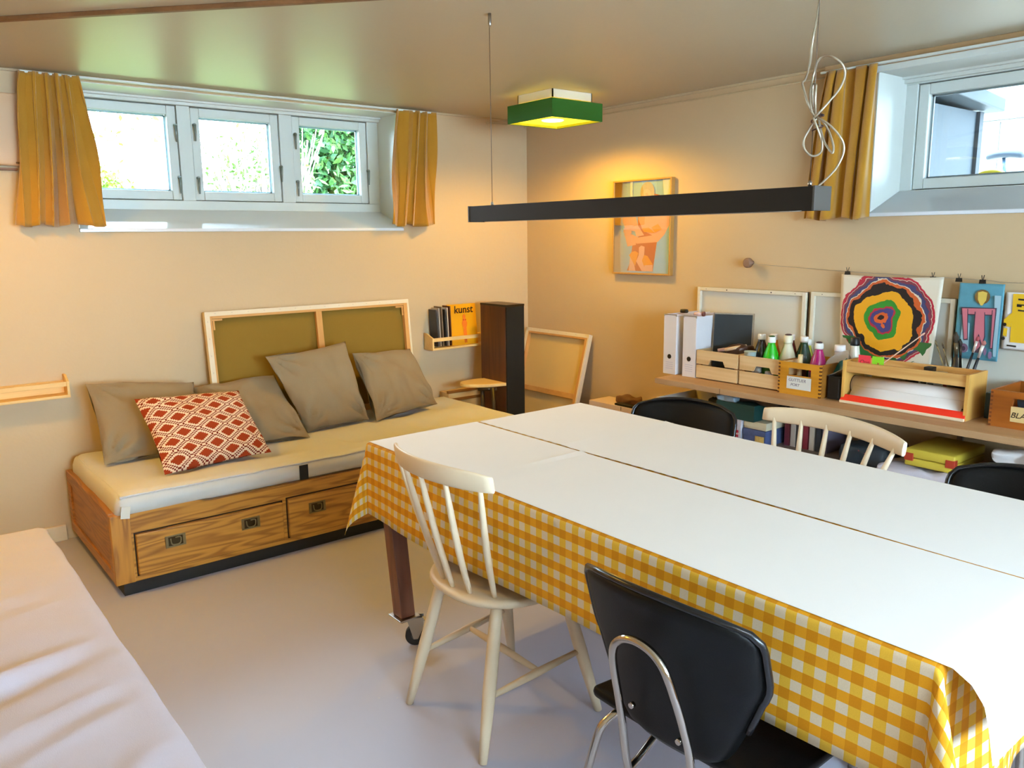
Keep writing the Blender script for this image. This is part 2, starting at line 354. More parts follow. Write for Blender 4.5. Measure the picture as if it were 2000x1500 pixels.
def window(name, fx, n0, n1, zb, zt, cols, fz0, fz1, sw, hinges):
    lo, hi = min(n0, n1), max(n0, n1)
    P = fx((lo+hi)/2, 0, zb); t = thing(name, None, None, P, kind='structure')
    def bx(bm, p0, p1, d0, d1, q0, q1):
        A = fx(p0, d0, q0); B = fx(p1, d1, q1); box(bm, min(A[0], B[0]), max(A[0], B[0]), min(A[1], B[1]), max(A[1], B[1]), q0, q1)
    bm = bm_(); bx(bm, lo, hi, .262, .33, fz1, zt); bx(bm, lo, hi, .262, .33, zb+.09, fz0)
    bx(bm, lo, cols[0][0], .262, .33, fz0, fz1); bx(bm, cols[-1][1], hi, .262, .33, fz0, fz1)
    for c, d in zip(cols, cols[1:]): bx(bm, c[1], d[0], .262, .33, fz0, fz1)
    obj('window_frame', bm, WHITE, t, bev=.003)
    bm = bm_()
    for c in cols:
        for p0, p1, q0, q1 in ((c[0]-.01, c[0]+.014, fz0, fz1), (c[1]-.014, c[1]+.01, fz0, fz1), (c[0], c[1], fz0-.01, fz0+.014), (c[0], c[1], fz1-.014, fz1+.01)): bx(bm, p0, p1, .316, .331, q0, q1)
    obj('gap_light_stop', bm, M('light_stop_dark', '#20262a', .7), t)  # dark strips added behind the sash gaps to stop light leaking in
    bm = bm_()   # sloping sill
    prism(bm, [(-.012, zb-.016), (-.012, zb), (.262, zb+.105), (.262, zb-.016)], lambda u, v, s: fx(s, u, v), lo, hi); obj('window_sill', bm, M('sill_gloss_paint', '#eaf2fa', .13, coat=.5), t, bev=.003)
    bm = bm_(); bx(bm, lo, lo+.004, 0, .262, zb, zt); bx(bm, hi-.004, hi, 0, .262, zb, zt); bx(bm, lo, hi, 0, .262, zt-.004, zt); bx(bm, lo, hi, .235, .262, zt-.03, zt); bx(bm, lo, hi, .215, .235, zt-.014, zt)
    obj('window_reveal', bm, M('reveal_paint', '#dfe3dd', .4), t)
    for (a, b), h in zip(cols, hinges): sash(t, fx, a+.003, b-.003, sw[0], sw[1], h)
    return t
window('window_1', lambda a, d, z: (a, d, z), NA[0], NA[1], NA[2], NA[3], [(-2.735, -2.222), (-2.152, -1.65), (-1.572, -1.078)], 1.668, 2.166, (1.672, 2.162),
       [[(-2.235, 1.79), (-2.235, 2.06)], [(-1.655, 1.87), (-2.135, 1.79), (-2.135, 2.07)], [(-1.083, 1.87), (-1.557, 1.79), (-1.557, 2.06)]])
window('window_2', lambda a, d, z: (d, a, z), NB[0], NB[1], NB[2], NB[3], [(-3.75, -3.15), (-3.085, -2.503)], 1.652, 2.13, (1.656, 2.126), [[], []])
t = thing('added_window_3', None, None, (-2.4, Y1+.05, .85), kind='structure')  # unseen window, added to carry the rear fill light
bobj('window_frame', [(-3.75, -3.69, Y1+.02, Y1+.08, .85, 2.05), (-1.11, -1.05, Y1+.02, Y1+.08, .85, 2.05), (-3.69, -1.11, Y1+.02, Y1+.08, .85, .91), (-3.69, -1.11, Y1+.02, Y1+.08, 1.99, 2.05), (-2.43, -2.37, Y1+.02, Y1+.08, .91, 1.99)], WHITE, t)
bobj('pane', [(-3.69, -2.43, Y1+.045, Y1+.05, .91, 1.99), (-2.37, -1.11, Y1+.045, Y1+.05, .91, 1.99)], GLASS, t, bev=0)
# ================================================================== LAMPS
def shade_lamp(name, label, loc, hw, z0, z1, smat, inner, power, col):
    x, y = loc; t = thing(name, label, 'lamp', (x, y, z0))
    bm = bm_(); k = .003
    for a in ((x-hw, x+hw, y-hw, y-hw+k), (x-hw, x+hw, y+hw-k, y+hw), (x-hw, x-hw+k, y-hw+k, y+hw-k), (x+hw-k, x+hw, y-hw+k, y+hw-k)): box(bm, *a, z0, z1)
    sh = obj('lamp_shade', bm, smat, t)
    bm = bm_(); k2 = .001
    for a in ((x-hw+.003, x+hw-.003, y-hw+.003, y-hw+.004), (x-hw+.003, x+hw-.003, y+hw-.004, y+hw-.003), (x-hw+.003, x-hw+.004, y-hw+.004, y+hw-.004), (x+hw-.004, x+hw-.003, y-hw+.004, y+hw-.004)): box(bm, *a, z0+.002, z1-.002)
    obj('shade_lining', bm, inner, sh)
    m = hw*.78; zb = H
    bm = bm_()
    for a in ((x-m, x+m, y-m, y-m+.006), (x-m, x+m, y+m-.006, y+m), (x-m, x-m+.006, y-m, y+m), (x+m-.006, x+m, y-m, y+m)): box(bm, *a, zb-.043, zb-.0005)
    obj('mounting_frame', bm, M('lamp_white', '#f0e6cf', .5), t)
    bm = bm_(); box(bm, x-.05, x+.05, y-.05, y+.05, zb-.02, zb); tube(bm, [(x, y, zb-.02), (x, y, zb-.07)], .016, 12)
    for sx, sy in ((1, 1), (-1, 1), (1, -1), (-1, -1)): tube(bm, [(x, y, zb-.012), (x+sx*(hw-.004), y+sy*(hw-.004), z1-.01)], .002, 6)
    obj('lamp_holder', bm, M('lamp_white', '#f0e6cf', .5), t)
    bm = bm_(); box(bm, x-hw+.006, x+hw-.006, y-hw+.006, y+hw-.006, z0+.014, z0+.016)
    lit = M('lit_diffuser', '#fff0a0', .5, emit='#ffe008', es=2.0)
    obj('diffuser', bm, lit, t)
    bm = bm_(); lathe(bm, [(.0, z0+.010), (.055, z0+.0105), (.060, z0+.0125), (.0, z0+.0138)], (x-.015, y, 0), 28); obj('bulb_glow', bm, M('lit_bulb', '#fffbe0', .5, emit='#fffbe0', es=9), t)
    point(name+'_light', (x, y, z0+.002), power, col, .03, True)
    point(name+'_uplight', (x, y, z0+.083), power*.03, (1, .58, .06), .01)
shade_lamp('ceiling_lamp', 'square dark green lamp shade glowing yellow under the ceiling near the corner', (-.555, -.905), .185, 2.07, 2.165, M('green_shade', '#256010', .7, bmp=.2, bs=400), M('yellow_lining', '#c8c010', .6), 80, (1, .56, .02))
shade_lamp('ceiling_lamp', 'brown square ceiling lamp at the left edge of the view, above the pale bed', (-3.47, -1.05), .2, 2.09, 2.175, M('brown_shade', '#7a3a18', .7), M('cream_lining', '#e8c890', .6), 98, (1, .54, .03))
# pendant bar
t = thing('pendant_bar_lamp', 'long matt black bar lamp hanging on thin wires above the paper-covered table', 'lamp', (-1.835, -2.59, 1.51))
bm = bm_(); box(bm, -1.863, -1.807, -3.285, -1.90, 1.545, 1.568); box(bm, -1.87, -1.863, -3.285, -1.90, 1.512, 1.568); box(bm, -1.807, -1.80, -3.285, -1.90, 1.512, 1.568)
obj('housing', bm, M('matt_black_metal', '#0a0908', .6), t, bev=.0015)
bobj('end_cap', (-1.872, -1.798, -1.9, -1.894, 1.511, 1.569), M('end_cap_grey', '#4a4642', .45), t, bev=.001)
bobj('end_cap', (-1.872, -1.798, -3.291, -3.285, 1.511, 1.569), M('end_cap_grey', '#4a4642', .45), t, bev=.001)
bobj('diffuser_strip', (-1.862, -1.808, -3.22, -1.98, 1.5112, 1.522), M('grey_acrylic', '#9a938e', .4), t, bev=0)
for y in (-1.995, -3.255):
    bm = bm_(); tube(bm, [(-1.835, y, 1.57), (-1.835, y+.002, H-.03)], .0011, 6); wr = obj('hanging_wire', bm, M('wire_brown', '#6a5a4c', .4, .6), t)
    bm = bm_(); lathe(bm, [(.003, H-.045), (.006, H-.035), (.006, H)], (-1.835, y, 0), 12); obj('ceiling_fixing', bm, STEEL, wr)
    bm = bm_(); lathe(bm, [(.005, 1.568), (.005, 1.578), (.002, 1.583)], (-1.835, y, 0), 12); obj('gripper', bm, STEEL, wr)
CL = [[(-3.235, 2.215), (-3.24, 2.1), (-3.247, 2.0), (-3.248, 1.938), (-3.25, 1.914), (-3.245, 1.886), (-3.236, 1.856), (-3.221, 1.823), (-3.216, 1.813), (-3.231, 1.79), (-3.248, 1.755), (-3.259, 1.732)],
 [(-3.259, 1.732), (-3.245, 1.703), (-3.238, 1.676), (-3.244, 1.653), (-3.258, 1.64), (-3.272, 1.648), (-3.275, 1.67), (-3.269, 1.701), (-3.261, 1.726)],
 [(-3.261, 1.726), (-3.277, 1.738), (-3.29, 1.757), (-3.31, 1.786), (-3.322, 1.815), (-3.321, 1.837), (-3.305, 1.854), (-3.28, 1.862), (-3.256, 1.855), (-3.243, 1.835), (-3.24, 1.808), (-3.245, 1.778), (-3.256, 1.742)],
 [(-3.256, 1.742), (-3.244, 1.768), (-3.242, 1.806), (-3.256, 1.803), (-3.263, 1.795), (-3.263, 1.766), (-3.259, 1.737)],
 [(-3.261, 1.726), (-3.281, 1.677), (-3.305, 1.65), (-3.316, 1.642), (-3.31, 1.662), (-3.288, 1.699), (-3.267, 1.726)],
 [(-3.266, 1.728), (-3.298, 1.71), (-3.319, 1.688), (-3.33, 1.663), (-3.328, 1.636), (-3.314, 1.602), (-3.28, 1.566)]]
bm = bm_(); q = 0
for L in CL:
    P = smooth_pts([(-1.835+.012*math.sin(q+i*1.1), y, z) for i, (y, z) in enumerate(L)], 5); q += 2; tube(bm, P, .0026, 8)
obj('power_cord', bm, M('clear_cord', '#b8aa94', .25, .35), t, label='clear silvery cord tied up in loops')
bm = bm_(); tube(bm, smooth_pts([(-1.826+.012*math.cos(a), -3.26-.012*math.sin(a)*1.2, 1.738-.004*a) for a in [i*.9 for i in range(12)]], 3), .0016, 6); tube(bm, smooth_pts([(-1.83, -3.262, 1.735), (-1.85, -3.29, 1.727)], 2), .0014, 6)
obj('cord_tie', bm, M('brown_wire_tie', '#4a2018', .5), t)
# ================================================================== CURTAINS
def curtain(label, fx, ta, tb, ba, bb, zt, zb, folds, seed, amp=.033):
    rnd = random.Random(seed); ph = rnd.uniform(0, 6); w1 = rnd.uniform(.6, 1.3)
    def f(u, v):
        e = v**.8; a = ta+(tb-ta)*u; b = ba+(bb-ba)*u; s = a+(b-a)*e
        ang = 2*PI*folds*u+ph+1.5*math.sin(2*PI*u*w1+v*1.6+seed)+.5*math.sin(7*u+4*v); d = math.sin(ang)
        d = math.copysign(abs(d)**.8, d)
        A = amp*(.55+.6*v)*(.75+.35*math.sin(9*u+seed)); s += .012*math.sin(2*ang)*(1-.3*v)
        return Vector(fx(s, -.066-A*d-.01*v, zt+(zb-zt)*v+(.006*v+.002)*math.sin(ang*.5+seed)))
    bm = bm_(); grid(bm, 110, 30, f)
    c = obj('curtain', bm, CURT, None, label, 'curtain', 'mustard curtains', solid=.003)
    bm = bm_()
    return c
WA = lambda a, d, z: (a, d, z); WB = lambda a, d, z: (d, a, z)
curtain('mustard curtain left of the wide window, beside the pale wall cabinet', WA, -2.985, -2.75, -3.065, -2.685, 2.205, 1.53, 5, 3)
curtain('short mustard curtain right of the wide window, nearest the room corner', WA, -1.05, -.785, -1.145, -.80, 2.205, 1.53, 4, 8)
curtain('mustard curtain beside the side window, behind the end of the black bar lamp', WB, -2.23, -2.475, -2.165, -2.47, 2.185, 1.522, 4, 5)
for nm, a in (('curtain_track', (-2.99, -.78, -.065, -.045, 2.198, 2.208)),):
    bobj(nm, a, WHITE, None, bev=.002, label='thin white curtain track above the wide window', cat='curtain track')
bobj('curtain_track', (-.065, -.045, -3.9, -2.2, 2.182, 2.192), WHITE, None, bev=.002, label='thin white curtain track above the side window', cat='curtain track')
# ================================================================== WALL THINGS
t = thing('wall_cabinet', 'pale flat wall cabinet at the left edge, beside the mustard curtain', 'cabinet', (-3.25, 0, 1.78))
bm = bm_(); rbox(bm, -3.5, -2.985, -.032, 0, 1.795, 2.112, .012, (4, 2, 4)); obj('cabinet_body', bm, M('cabinet_cream', '#d9b58e', .5), t)
bobj('bottom_edge', (-3.5, -3.03, -.028, 0, 1.775, 1.785), M('cabinet_brown', '#7a5232', .5), t)
bm = bm_(); tube(bm, [(-3.035, -.033, 1.808), (-3.015, -.036, 1.808)], .004, 8); obj('latch', bm, M('latch_brown', '#6a4a30', .4), t)
def ledge(label, x0, x1, z, dep, left=True, right=True):
    t = thing('picture_ledge', label, 'shelf', ((x0+x1)/2, 0, z))
    m = wood('ledge_birch', '#d8ab62', '#f0cc88', 'X', 1, 14, .5, .25)
    bobj('ledge_base', (x0, x1, -dep, 0, z, z+.014), m, t); bobj('back_board', (x0, x1, -.012, 0, z+.014, z+.075), m, t)
    bobj('front_rail', (x0+.012, x1-.012, -dep, -dep+.01, z+.055, z+.078), m, t)
    for x, on in ((x0, left), (x1-.012, right)):
        if on:
            bm = bm_(); prism(bm, [(-dep, z+.014), (-dep, z+.078), (-.03, z+.105), (0, z+.105), (0, z+.014)], lambda u, v, s: (s, u, v), x, x+.012); obj('end_panel', bm, m, t, bev=.002)
    return t
ledge('narrow birch spice ledge on the wall at the left edge, empty', -3.6, -2.93, .722, .09)
ledge('narrow birch ledge on the wall left of the speaker, holding magazines', -.875, -.33, .748, .105)
# magazines
t = thing('magazine', 'yellow magazine with the title kunst, facing out on the ledge', 'magazine', (-.6, -.055, .763))
bm = bm_(); mt = Matrix.Translation((-.612, -.062, .895)) @ Matrix.Rotation(-.10, 4, 'X'); tbox(bm, mt, .225, .006, .265); obj('cover', bm, M('yellow_cover', '#f2a90c', .4), t)
RT = ROOT[t.name]
text('title', 'kunst', .068, M('ink_black', '#1c1208', .5), t, (-.612, -.078, .972), FX @ Matrix.Rotation(0, 4, 'X'), bold=.0008)
t.children[-1].location = (0, 0, 0)
def art(name, polys, parent, base, step, fn, mats, label=None):
    """flat painted shapes, each polygon a hair in front of the one before"""
    bm = bm_()
    for k, (P, mi) in enumerate(polys): f = bm.faces.new([bm.verts.new(fn(u, v, base+step*k)) for u, v in P]); f.material_index = mi
    me = bpy.data.meshes.new(name); o = bpy.data.objects.new(name, me); COL.objects.link(o); off = ROOT[parent.name] if parent else None
    if parent is None:
        xs = [v.co for v in bm.verts]; off = Vector((sum(p.x for p in xs)/len(xs), sum(p.y for p in xs)/len(xs), min(p.z for p in xs))); o.location = off
    bmesh.ops.translate(bm, verts=bm.verts, vec=-off); bm.to_mesh(me); bm.free(); ROOT[o.name] = off
    if parent: o.parent = parent
    for m in mats: me.materials.append(m)
    return tag(o, label)
def ell(cx, cy, rx, ry, n=14, a0=0): return [(cx+rx*math.cos(2*PI*i/n+a0), cy+ry*math.sin(2*PI*i/n+a0)) for i in range(n)]
cov = lambda u, v, s: (u, -.0665-(v-.895)*-.10-.0005-s-.002+ -.0*u, v)
og = [M('figure_orange', '#f07c1c', .5), M('figure_red', '#d8481c', .5)]
art('cover_figure', [(ell(-.600, .945, .012, .016), 0), ([(-.622, .905), (-.610, .925), (-.590, .925), (-.578, .905), (-.584, .878), (-.616, .878)], 0), ([(-.612, .878), (-.588, .878), (-.586, .80), (-.614, .80)], 0), ([(-.610, .8), (-.602, .8), (-.603, .775), (-.609, .775)], 1), ([(-.598, .8), (-.590, .8), (-.591, .775), (-.597, .775)], 1), (ell(-.607, .925, .006, .006), 1), (ell(-.592, .925, .006, .006), 1)], t, .002, .0003, cov, og)
rnd = random.Random(4)
for i, (c, th, lab) in enumerate([('#2a2a2e', .006, 'leftmost thin dark magazine leaning in the ledge'), ('#c9c2b6', .004, 'pale grey magazine second from the left in the ledge'), ('#7a6a58', .008, 'brown magazine in the middle of the leaning row in the ledge'), ('#141416', .010, 'thick black magazine in the leaning row in the ledge'), ('#d8cdbc', .005, 'cream magazine in the leaning row, left of the dark one beside the yellow cover'), ('#5a3020', .007, 'dark red-brown magazine right against the yellow cover')]):
    x = -.845+i*.021
    bm = bm_(); tbox(bm, Matrix.Translation((x+.012, -.057, .763+.125+.004*(i % 3))) @ Matrix.Rotation(-.05+.004*i, 4, 'Y'), th, .085, .235+.01*(i % 3))
    obj('magazine', bm, M('mag%d' % i, c, .4), None, lab, 'magazine', 'magazines leaning in the ledge', bev=.0006)
# poster
t = thing('framed_poster', 'framed colour picture of a figure in orange swimwear holding a baby', 'picture', (-.03, -1.075, 1.225))
fr = wood('poster_oak', '#9a6a2c', '#c8984a', 'Z', 2, 12, .45, .2)
y0, y1, z0, z1 = -1.303, -.848, 1.226, 1.778
bobj('frame', [(-.032, 0, y0, y0+.009, z0, z1), (-.032, 0, y1-.009, y1, z0, z1), (-.032, 0, y0+.009, y1-.009, z0, z0+.009), (-.032, 0, y0+.009, y1-.009, z1-.009, z1)], fr, t, bev=.001)
pc = [M('pic_blue', '#a6ccff', .5, var=.12, vs_=3), M('pic_skin', '#f4b088', .5), M('pic_tan', '#c8703a', .5), M('pic_orange', '#f0a020', .5), M('pic_pink', '#f0b8a0', .5), M('pic_blond', '#b8a888', .5), M('pic_white', '#d8dce4', .5)]
polys = [([(y1-.009, z0+.009), (y0+.009, z0+.009), (y0+.009, z1-.009), (y1-.009, z1-.009)], 0),
 ([(-1.033, 1.66), (-1.046, 1.47), (-1.047, 1.447), (-1.0, 1.40), (-.985, 1.30), (-.958, 1.246), (-1.165, 1.246), (-1.171, 1.292), (-1.191, 1.416), (-1.25, 1.5), (-1.26, 1.6), (-1.22, 1.68), (-1.12, 1.70)], 2),
 ([(-1.279, 1.60), (-1.28, 1.51), (-1.247, 1.459), (-1.197, 1.416), (-1.036, 1.407), (-.973, 1.425), (-.93, 1.46), (-.95, 1.48), (-1.047, 1.443), (-1.155, 1.455), (-1.082, 1.483), (-1.044, 1.55), (-1.06, 1.66), (-1.2, 1.68)], 1),
 ([(-.96, 1.39), (-.94, 1.45), (-.925, 1.49), (-.945, 1.50), (-1.02, 1.43), (-1.03, 1.40)], 1),
 ([(-.994, 1.357), (-1.024, 1.364), (-1.049, 1.353), (-1.038, 1.316), (-1.026, 1.275), (-.975, 1.338)], 3), ([(-1.05, 1.35), (-1.122, 1.336), (-1.165, 1.287), (-1.088, 1.277), (-1.06, 1.30)], 3),
 ([(-.975, 1.246), (-.985, 1.33), (-1.02, 1.28), (-1.03, 1.246)], 4), ([(-1.10, 1.246), (-1.10, 1.28), (-1.165, 1.285), (-1.165, 1.246)], 4),
 ([(-1.055, 1.384), (-1.073, 1.396), (-1.1, 1.389), (-1.098, 1.344), (-1.081, 1.308), (-1.113, 1.246), (-1.082, 1.245), (-1.035, 1.303), (-1.056, 1.344)], 4),
 ([(-.921, 1.535), (-.92, 1.58), (-.96, 1.60), (-1.02, 1.58), (-1.045, 1.514), (-1.095, 1.456), (-1.035, 1.447), (-1.022, 1.479), (-.947, 1.489)], 4),
 ([(-1.076, 1.496), (-1.13, 1.5), (-1.178, 1.468), (-1.095, 1.474)], 3), ([(-1.15, 1.5), (-1.2, 1.52), (-1.23, 1.49), (-1.18, 1.47)], 3),
 (ell(-1.115, 1.70, .055, .062, 16), 5), (ell(-1.11, 1.675, .036, .045, 14), 4), ([(-.98, 1.77), (-1.0, 1.77), (-1.0, 1.60), (-.98, 1.60)], 6), ([(-1.23, 1.768), (-1.29, 1.768), (-1.29, 1.62), (-1.25, 1.62)], 6),
 ([(-.935, 1.50), (-.955, 1.505), (-.975, 1.485), (-.99, 1.50), (-1.0, 1.47), (-.96, 1.455), (-.93, 1.475)], 1)]
art('picture', polys, t, -.016, -.0004, lambda u, v, s: (s, u, v), pc)
bm = bm_(); bm.faces.new([bm.verts.new((-.027, a, b)) for a, b in ((y0+.009, z0+.009), (y1-.009, z0+.009), (y1-.009, z1-.009), (y0+.009, z1-.009))]); obj('glazing', bm, GLASS, t)
# knob, wire and clips
t = thing('wire_anchor', 'round brown wooden knob on the right wall where the picture wire starts', 'knob', (-.02, -1.832, 1.285))
bm = bm_(); tube(bm, [(0, -1.832, 1.309), (-.03, -1.832, 1.309)], .012, 14); tube(bm, [(-.03, -1.832, 1.309), (-.045, -1.832, 1.309), (-.052, -1.832, 1.309)], [.026, .026, .018], 18)
obj('knob_head', bm, M('knob_brown', '#8a6a54', .5, var=.2, vs_=60), t)
WY = [(-1.84, 1.305), (-2.1, 1.293), (-2.386, 1.279), (-2.768, 1.267), (-3.0, 1.259), (-3.113, 1.253), (-3.9, 1.262)]
bm = bm_(); tube(bm, smooth_pts([(-.04, y, z) for y, z in WY], 4), .0011, 6); obj('picture_wire', bm, STEEL, None, 'thin steel wire stretched along the right wall, holding clipped paintings', 'wire')
def clip(y, z, lab):
    bm = bm_(); prism(bm, [(-.008, 0), (.008, 0), (.003, .016), (-.003, .016)], lambda u, v, s: (-.045+u, s, z-.018+v), y-.011, y+.011)
    for s in (-1, 1): tube(bm, [(-.045+s*.004, y, z-.002), (-.045+s*.013, y, z+.016)], .0015, 6)
    obj('binder_clip', bm, DARKPL, None, lab, 'clip', 'binder clips on the wire')
clip(-2.386, 1.283, 'small black clip at the left top corner of the ring painting'); clip(-2.775, 1.270, 'small black clip at the right top corner of the ring painting')
clip(-2.882, 1.268, 'small black clip left of the blue figure painting, holding nothing'); clip(-2.975, 1.264, 'small black clip at the top centre of the blue figure painting')
# paintings
def sheet(name, label, y0, y1, zt, zb, mat, sag, xs, cat='painting', curl=.02, narrow=0):
    bm = bm_()
    def f(u, v):
        y = y0+(y1-y0)*u; y += (-.02+.04*u)*v*narrow
        z = zt-(sag*4*u*(1-u))*(1-v)**2 - (zt-zb)*v
        return Vector((xs-.006-curl*math.sin(PI*u)*.3-curl*.6*v*abs(2*u-1)**2 - curl*.3*math.sin(v*5+u*3)*v, y, z))
    grid(bm, 24, 24, f); return obj(name, bm, mat, None, label, cat, solid=.0006)
s = sheet('child_painting', 'large paper with painted concentric rings in red, blue, black and yellow', -2.36, -2.825, 1.268, .862, rings_mat(), .008, -.045, narrow=1)
s = sheet('child_painting', 'blue painting of a pink figure with a yellow head, clipped to the wire', -2.888, -3.062, 1.246, .93, M('pic_sky', '#5c9fb4', .6, var=.35, vs_=14), .0, -.04, curl=.008)
fx = lambda u, v, q: (q, u, v)
pm = [M('pp_yellow', '#d8bc58', .6), M('pp_pink', '#c4707e', .6), M('pp_line', '#4a3c50', .6), M('pp_brown', '#7a5c28', .6), M('pp_mauve', '#8a7090', .6), M('pp_paleblue', '#a8ccd8', .6)]
base = [(-2.90, 1.13), (-3.0, 1.0)]
art('painted_figure', [([(-2.945, 1.08), (-2.948, .96), (-2.912, .955), (-2.915, 1.09)], 5), ([(-3.055, 1.2), (-3.03, 1.2), (-3.045, .95), (-3.056, .95)], 5),
 (ell(-2.984, 1.192, .030, .030), 3), ([(-2.966, 1.21), (-2.984, 1.215), (-3.002, 1.21), (-3.0, 1.18), (-2.988, 1.157), (-2.98, 1.157), (-2.968, 1.18)], 0),
 ([(-2.906, 1.146), (-3.043, 1.15), (-3.043, 1.118), (-2.906, 1.114)], 2), ([(-2.91, 1.141), (-3.037, 1.146), (-3.037, 1.122), (-2.91, 1.118)], 1),
 ([(-2.906, 1.14), (-2.934, 1.14), (-2.944, 1.01), (-2.926, 1.008)], 2), ([(-2.91, 1.14), (-2.931, 1.14), (-2.940, 1.016), (-2.929, 1.012)], 1),
 ([(-3.026, 1.14), (-3.043, 1.14), (-3.042, .98), (-3.031, .98)], 2), ([(-3.029, 1.14), (-3.039, 1.14), (-3.039, .985), (-3.034, .985)], 1),
 ([(-2.961, 1.13), (-3.001, 1.13), (-3.010, 1.03), (-3.004, .99), (-2.99, .96), (-2.972, .96), (-2.962, 1.03)], 2), ([(-2.965, 1.13), (-2.998, 1.13), (-3.006, 1.03), (-3.0, .995), (-2.975, .965), (-2.967, 1.03)], 1),
 ([(-2.985, 1.04), (-2.975, 1.0), (-2.98, .998), (-2.986, 1.02), (-2.996, .99), (-3.0, .995)], 2), (ell(-2.93, .975, .018, .02), 4), (ell(-2.93, .973, .008, .01), 2), (ell(-3.035, .955, .008, .016), 4), (ell(-3.015, .968, .006, .016), 4), (ell(-2.995, .95, .006, .014), 2)],
 s, -.0555, -.0003, fx, pm)
s = sheet('child_painting', 'white paper with cut yellow shapes and black bars at the right edge', -3.068, -3.42, 1.215, .985, PAPER, 0, -.036, curl=.004)
art('yellow_shapes', [([(-3.095, 1.21), (-3.40, 1.212), (-3.40, 1.01), (-3.10, 1.015)], 0), ([(-3.07, 1.105), (-3.098, 1.135), (-3.098, 1.075), (-3.07, 1.08)], 0), ([(-3.072, 1.07), (-3.086, 1.07), (-3.086, 1.035), (-3.072, 1.04)], 0),
 ([(-3.115, 1.192), (-3.16, 1.19), (-3.16, 1.183), (-3.115, 1.185)], 1), ([(-3.112, 1.17), (-3.16, 1.168), (-3.16, 1.163), (-3.13, 1.164), (-3.13, 1.158), (-3.112, 1.159)], 1), ([(-3.118, 1.148), (-3.16, 1.145), (-3.16, 1.14), (-3.118, 1.142)], 1), (ell(-3.075, 1.085, .007, .007), 1), (ell(-3.074, 1.028, .007, .007), 1), ([(-3.09, 1.004), (-3.125, 1.003), (-3.125, .996), (-3.09, .998)], 1)],
 s, -.0475, -.0003, fx, [M('cut_yellow', '#e2b61c', .6), M('cut_black', '#1c1614', .6)])
# ================================================================== CEILING CABLE
bm = bm_(); tube(bm, smooth_pts([(-.35, -.008, 2.185), (-.2, -.01, 2.19), (-.012, -.02, 2.183), (-.016, -.9, 2.178), (-.016, -2.2, 2.172)], 4), .004, 8)
obj('wall_cable', bm, M('cable_cream', '#c9b48e', .5), None, 'thin cream cable running just below the ceiling along the right wall', 'cable')
# ================================================================== DAYBED
t = thing('daybed', 'honey pine daybed with two drawers along the back wall, under cushions', 'daybed', (-1.87, -.48, 0))
bx0, bx1, by0, by1 = -2.978, -.78, -.905, -.03
bobj('plinth', (bx0+.03, bx1-.03, by0+.012, by1, 0, .055), M('plinth_black', '#14110f', .6), t, bev=0)
bm = bm_()   # front rail frame around the drawers
zt1, zt2 = .352, .338
prism(bm, [(bx0, .055), (bx1, .055), (bx1, zt2), (-2.565, zt2), (-2.60, zt2+.004), (-2.62, zt1-.002), (-2.64, zt1), (bx0, zt1)], lambda u, v, s: (u, s, v), by0, by0+.03)
obj('front_panel', bm, BEDW, t, bev=.003)
bobj('corner_post', (bx0-.001, bx0+.075, by0-.003, by0+.03, .055, zt1+.002), BEDZ, t, bev=.003)
bobj('corner_post', (bx1-.075, bx1+.001, by0-.003, by0+.03, .055, zt2+.002), BEDZ, t, bev=.003)
bobj('end_panel', [(bx0+.008, bx0+.022, by0+.03, by1, .06, .34)], BEDY, t, bev=0)
bobj('end_frame', [(bx0, bx0+.026, by0+.03, by1, .298, .358), (bx0, bx0+.026, by0+.03, by1, .055, .105), (bx0, bx0+.026, by0+.03, by0+.07, .105, .298), (bx0, bx0+.026, by1-.06, by1, .105, .298)], BEDY, t, bev=.003)
bobj('end_panel', (bx1-.026, bx1, by0+.03, by1, .055, .358), BEDY, t, bev=.003)
bobj('back_panel', (bx0+.03, bx1-.03, by1-.02, by1, .055, .358), BEDW, t)
bobj('slat_base', (bx0+.03, bx1-.03, by0+.03, by1-.02, .27, .29), BEDW, t)
def drawer(x0, x1, z0, z1, hs):
    bobj('drawer_gap_shade', (x0-.005, x1+.005, by0-.0012, by0+.001, z0-.006, z1+.005), M('gap_shade_dark', '#2a1606', .8), t, bev=0)  # dark sheet standing for the shadow line around the drawer
    d = bobj('drawer', (x0, x1, by0-.018, by0+.02, z0, z1), BEDW, t, bev=.004)
    for x in hs:
        z = (z0+z1)/2+.028; y = by0-.018
        bm = bm_(); box(bm, x-.042, x+.042, y-.004, y, z-.026, z-.020); box(bm, x-.042, x+.042, y-.004, y, z+.020, z+.026); box(bm, x-.042, x-.030, y-.004, y, z-.02, z+.02); box(bm, x+.030, x+.042, y-.004, y, z-.02, z+.02)
        h = obj('handle', bm, BRASS, d, label='brass campaign handle', bev=.001)
        bm = bm_(); box(bm, x-.030, x+.030, y-.001, y+.001, z-.020, z+.020); obj('handle_recess', bm, M('dark_brass', '#4a3c26', .4, .7), h)
        bm = bm_(); tube(bm, smooth_pts([(x-.020, y-.003, z+.013), (x-.019, y-.007, z-.007), (x-.010, y-.009, z-.014), (x+.010, y-.009, z-.014), (x+.019, y-.007, z-.007), (x+.020, y-.003, z+.013), (x, y-.003, z+.014)], 3), .0028, 8)
        obj('handle_ring', bm, BRASS, h)
drawer(-2.89, -2.255, .083, .262, (-2.737, -2.41)); drawer(-2.228, -1.60, .083, .27, (-2.087, -1.76)); drawer(-1.575, -.90, .083, .27, (-1.4, -1.07))
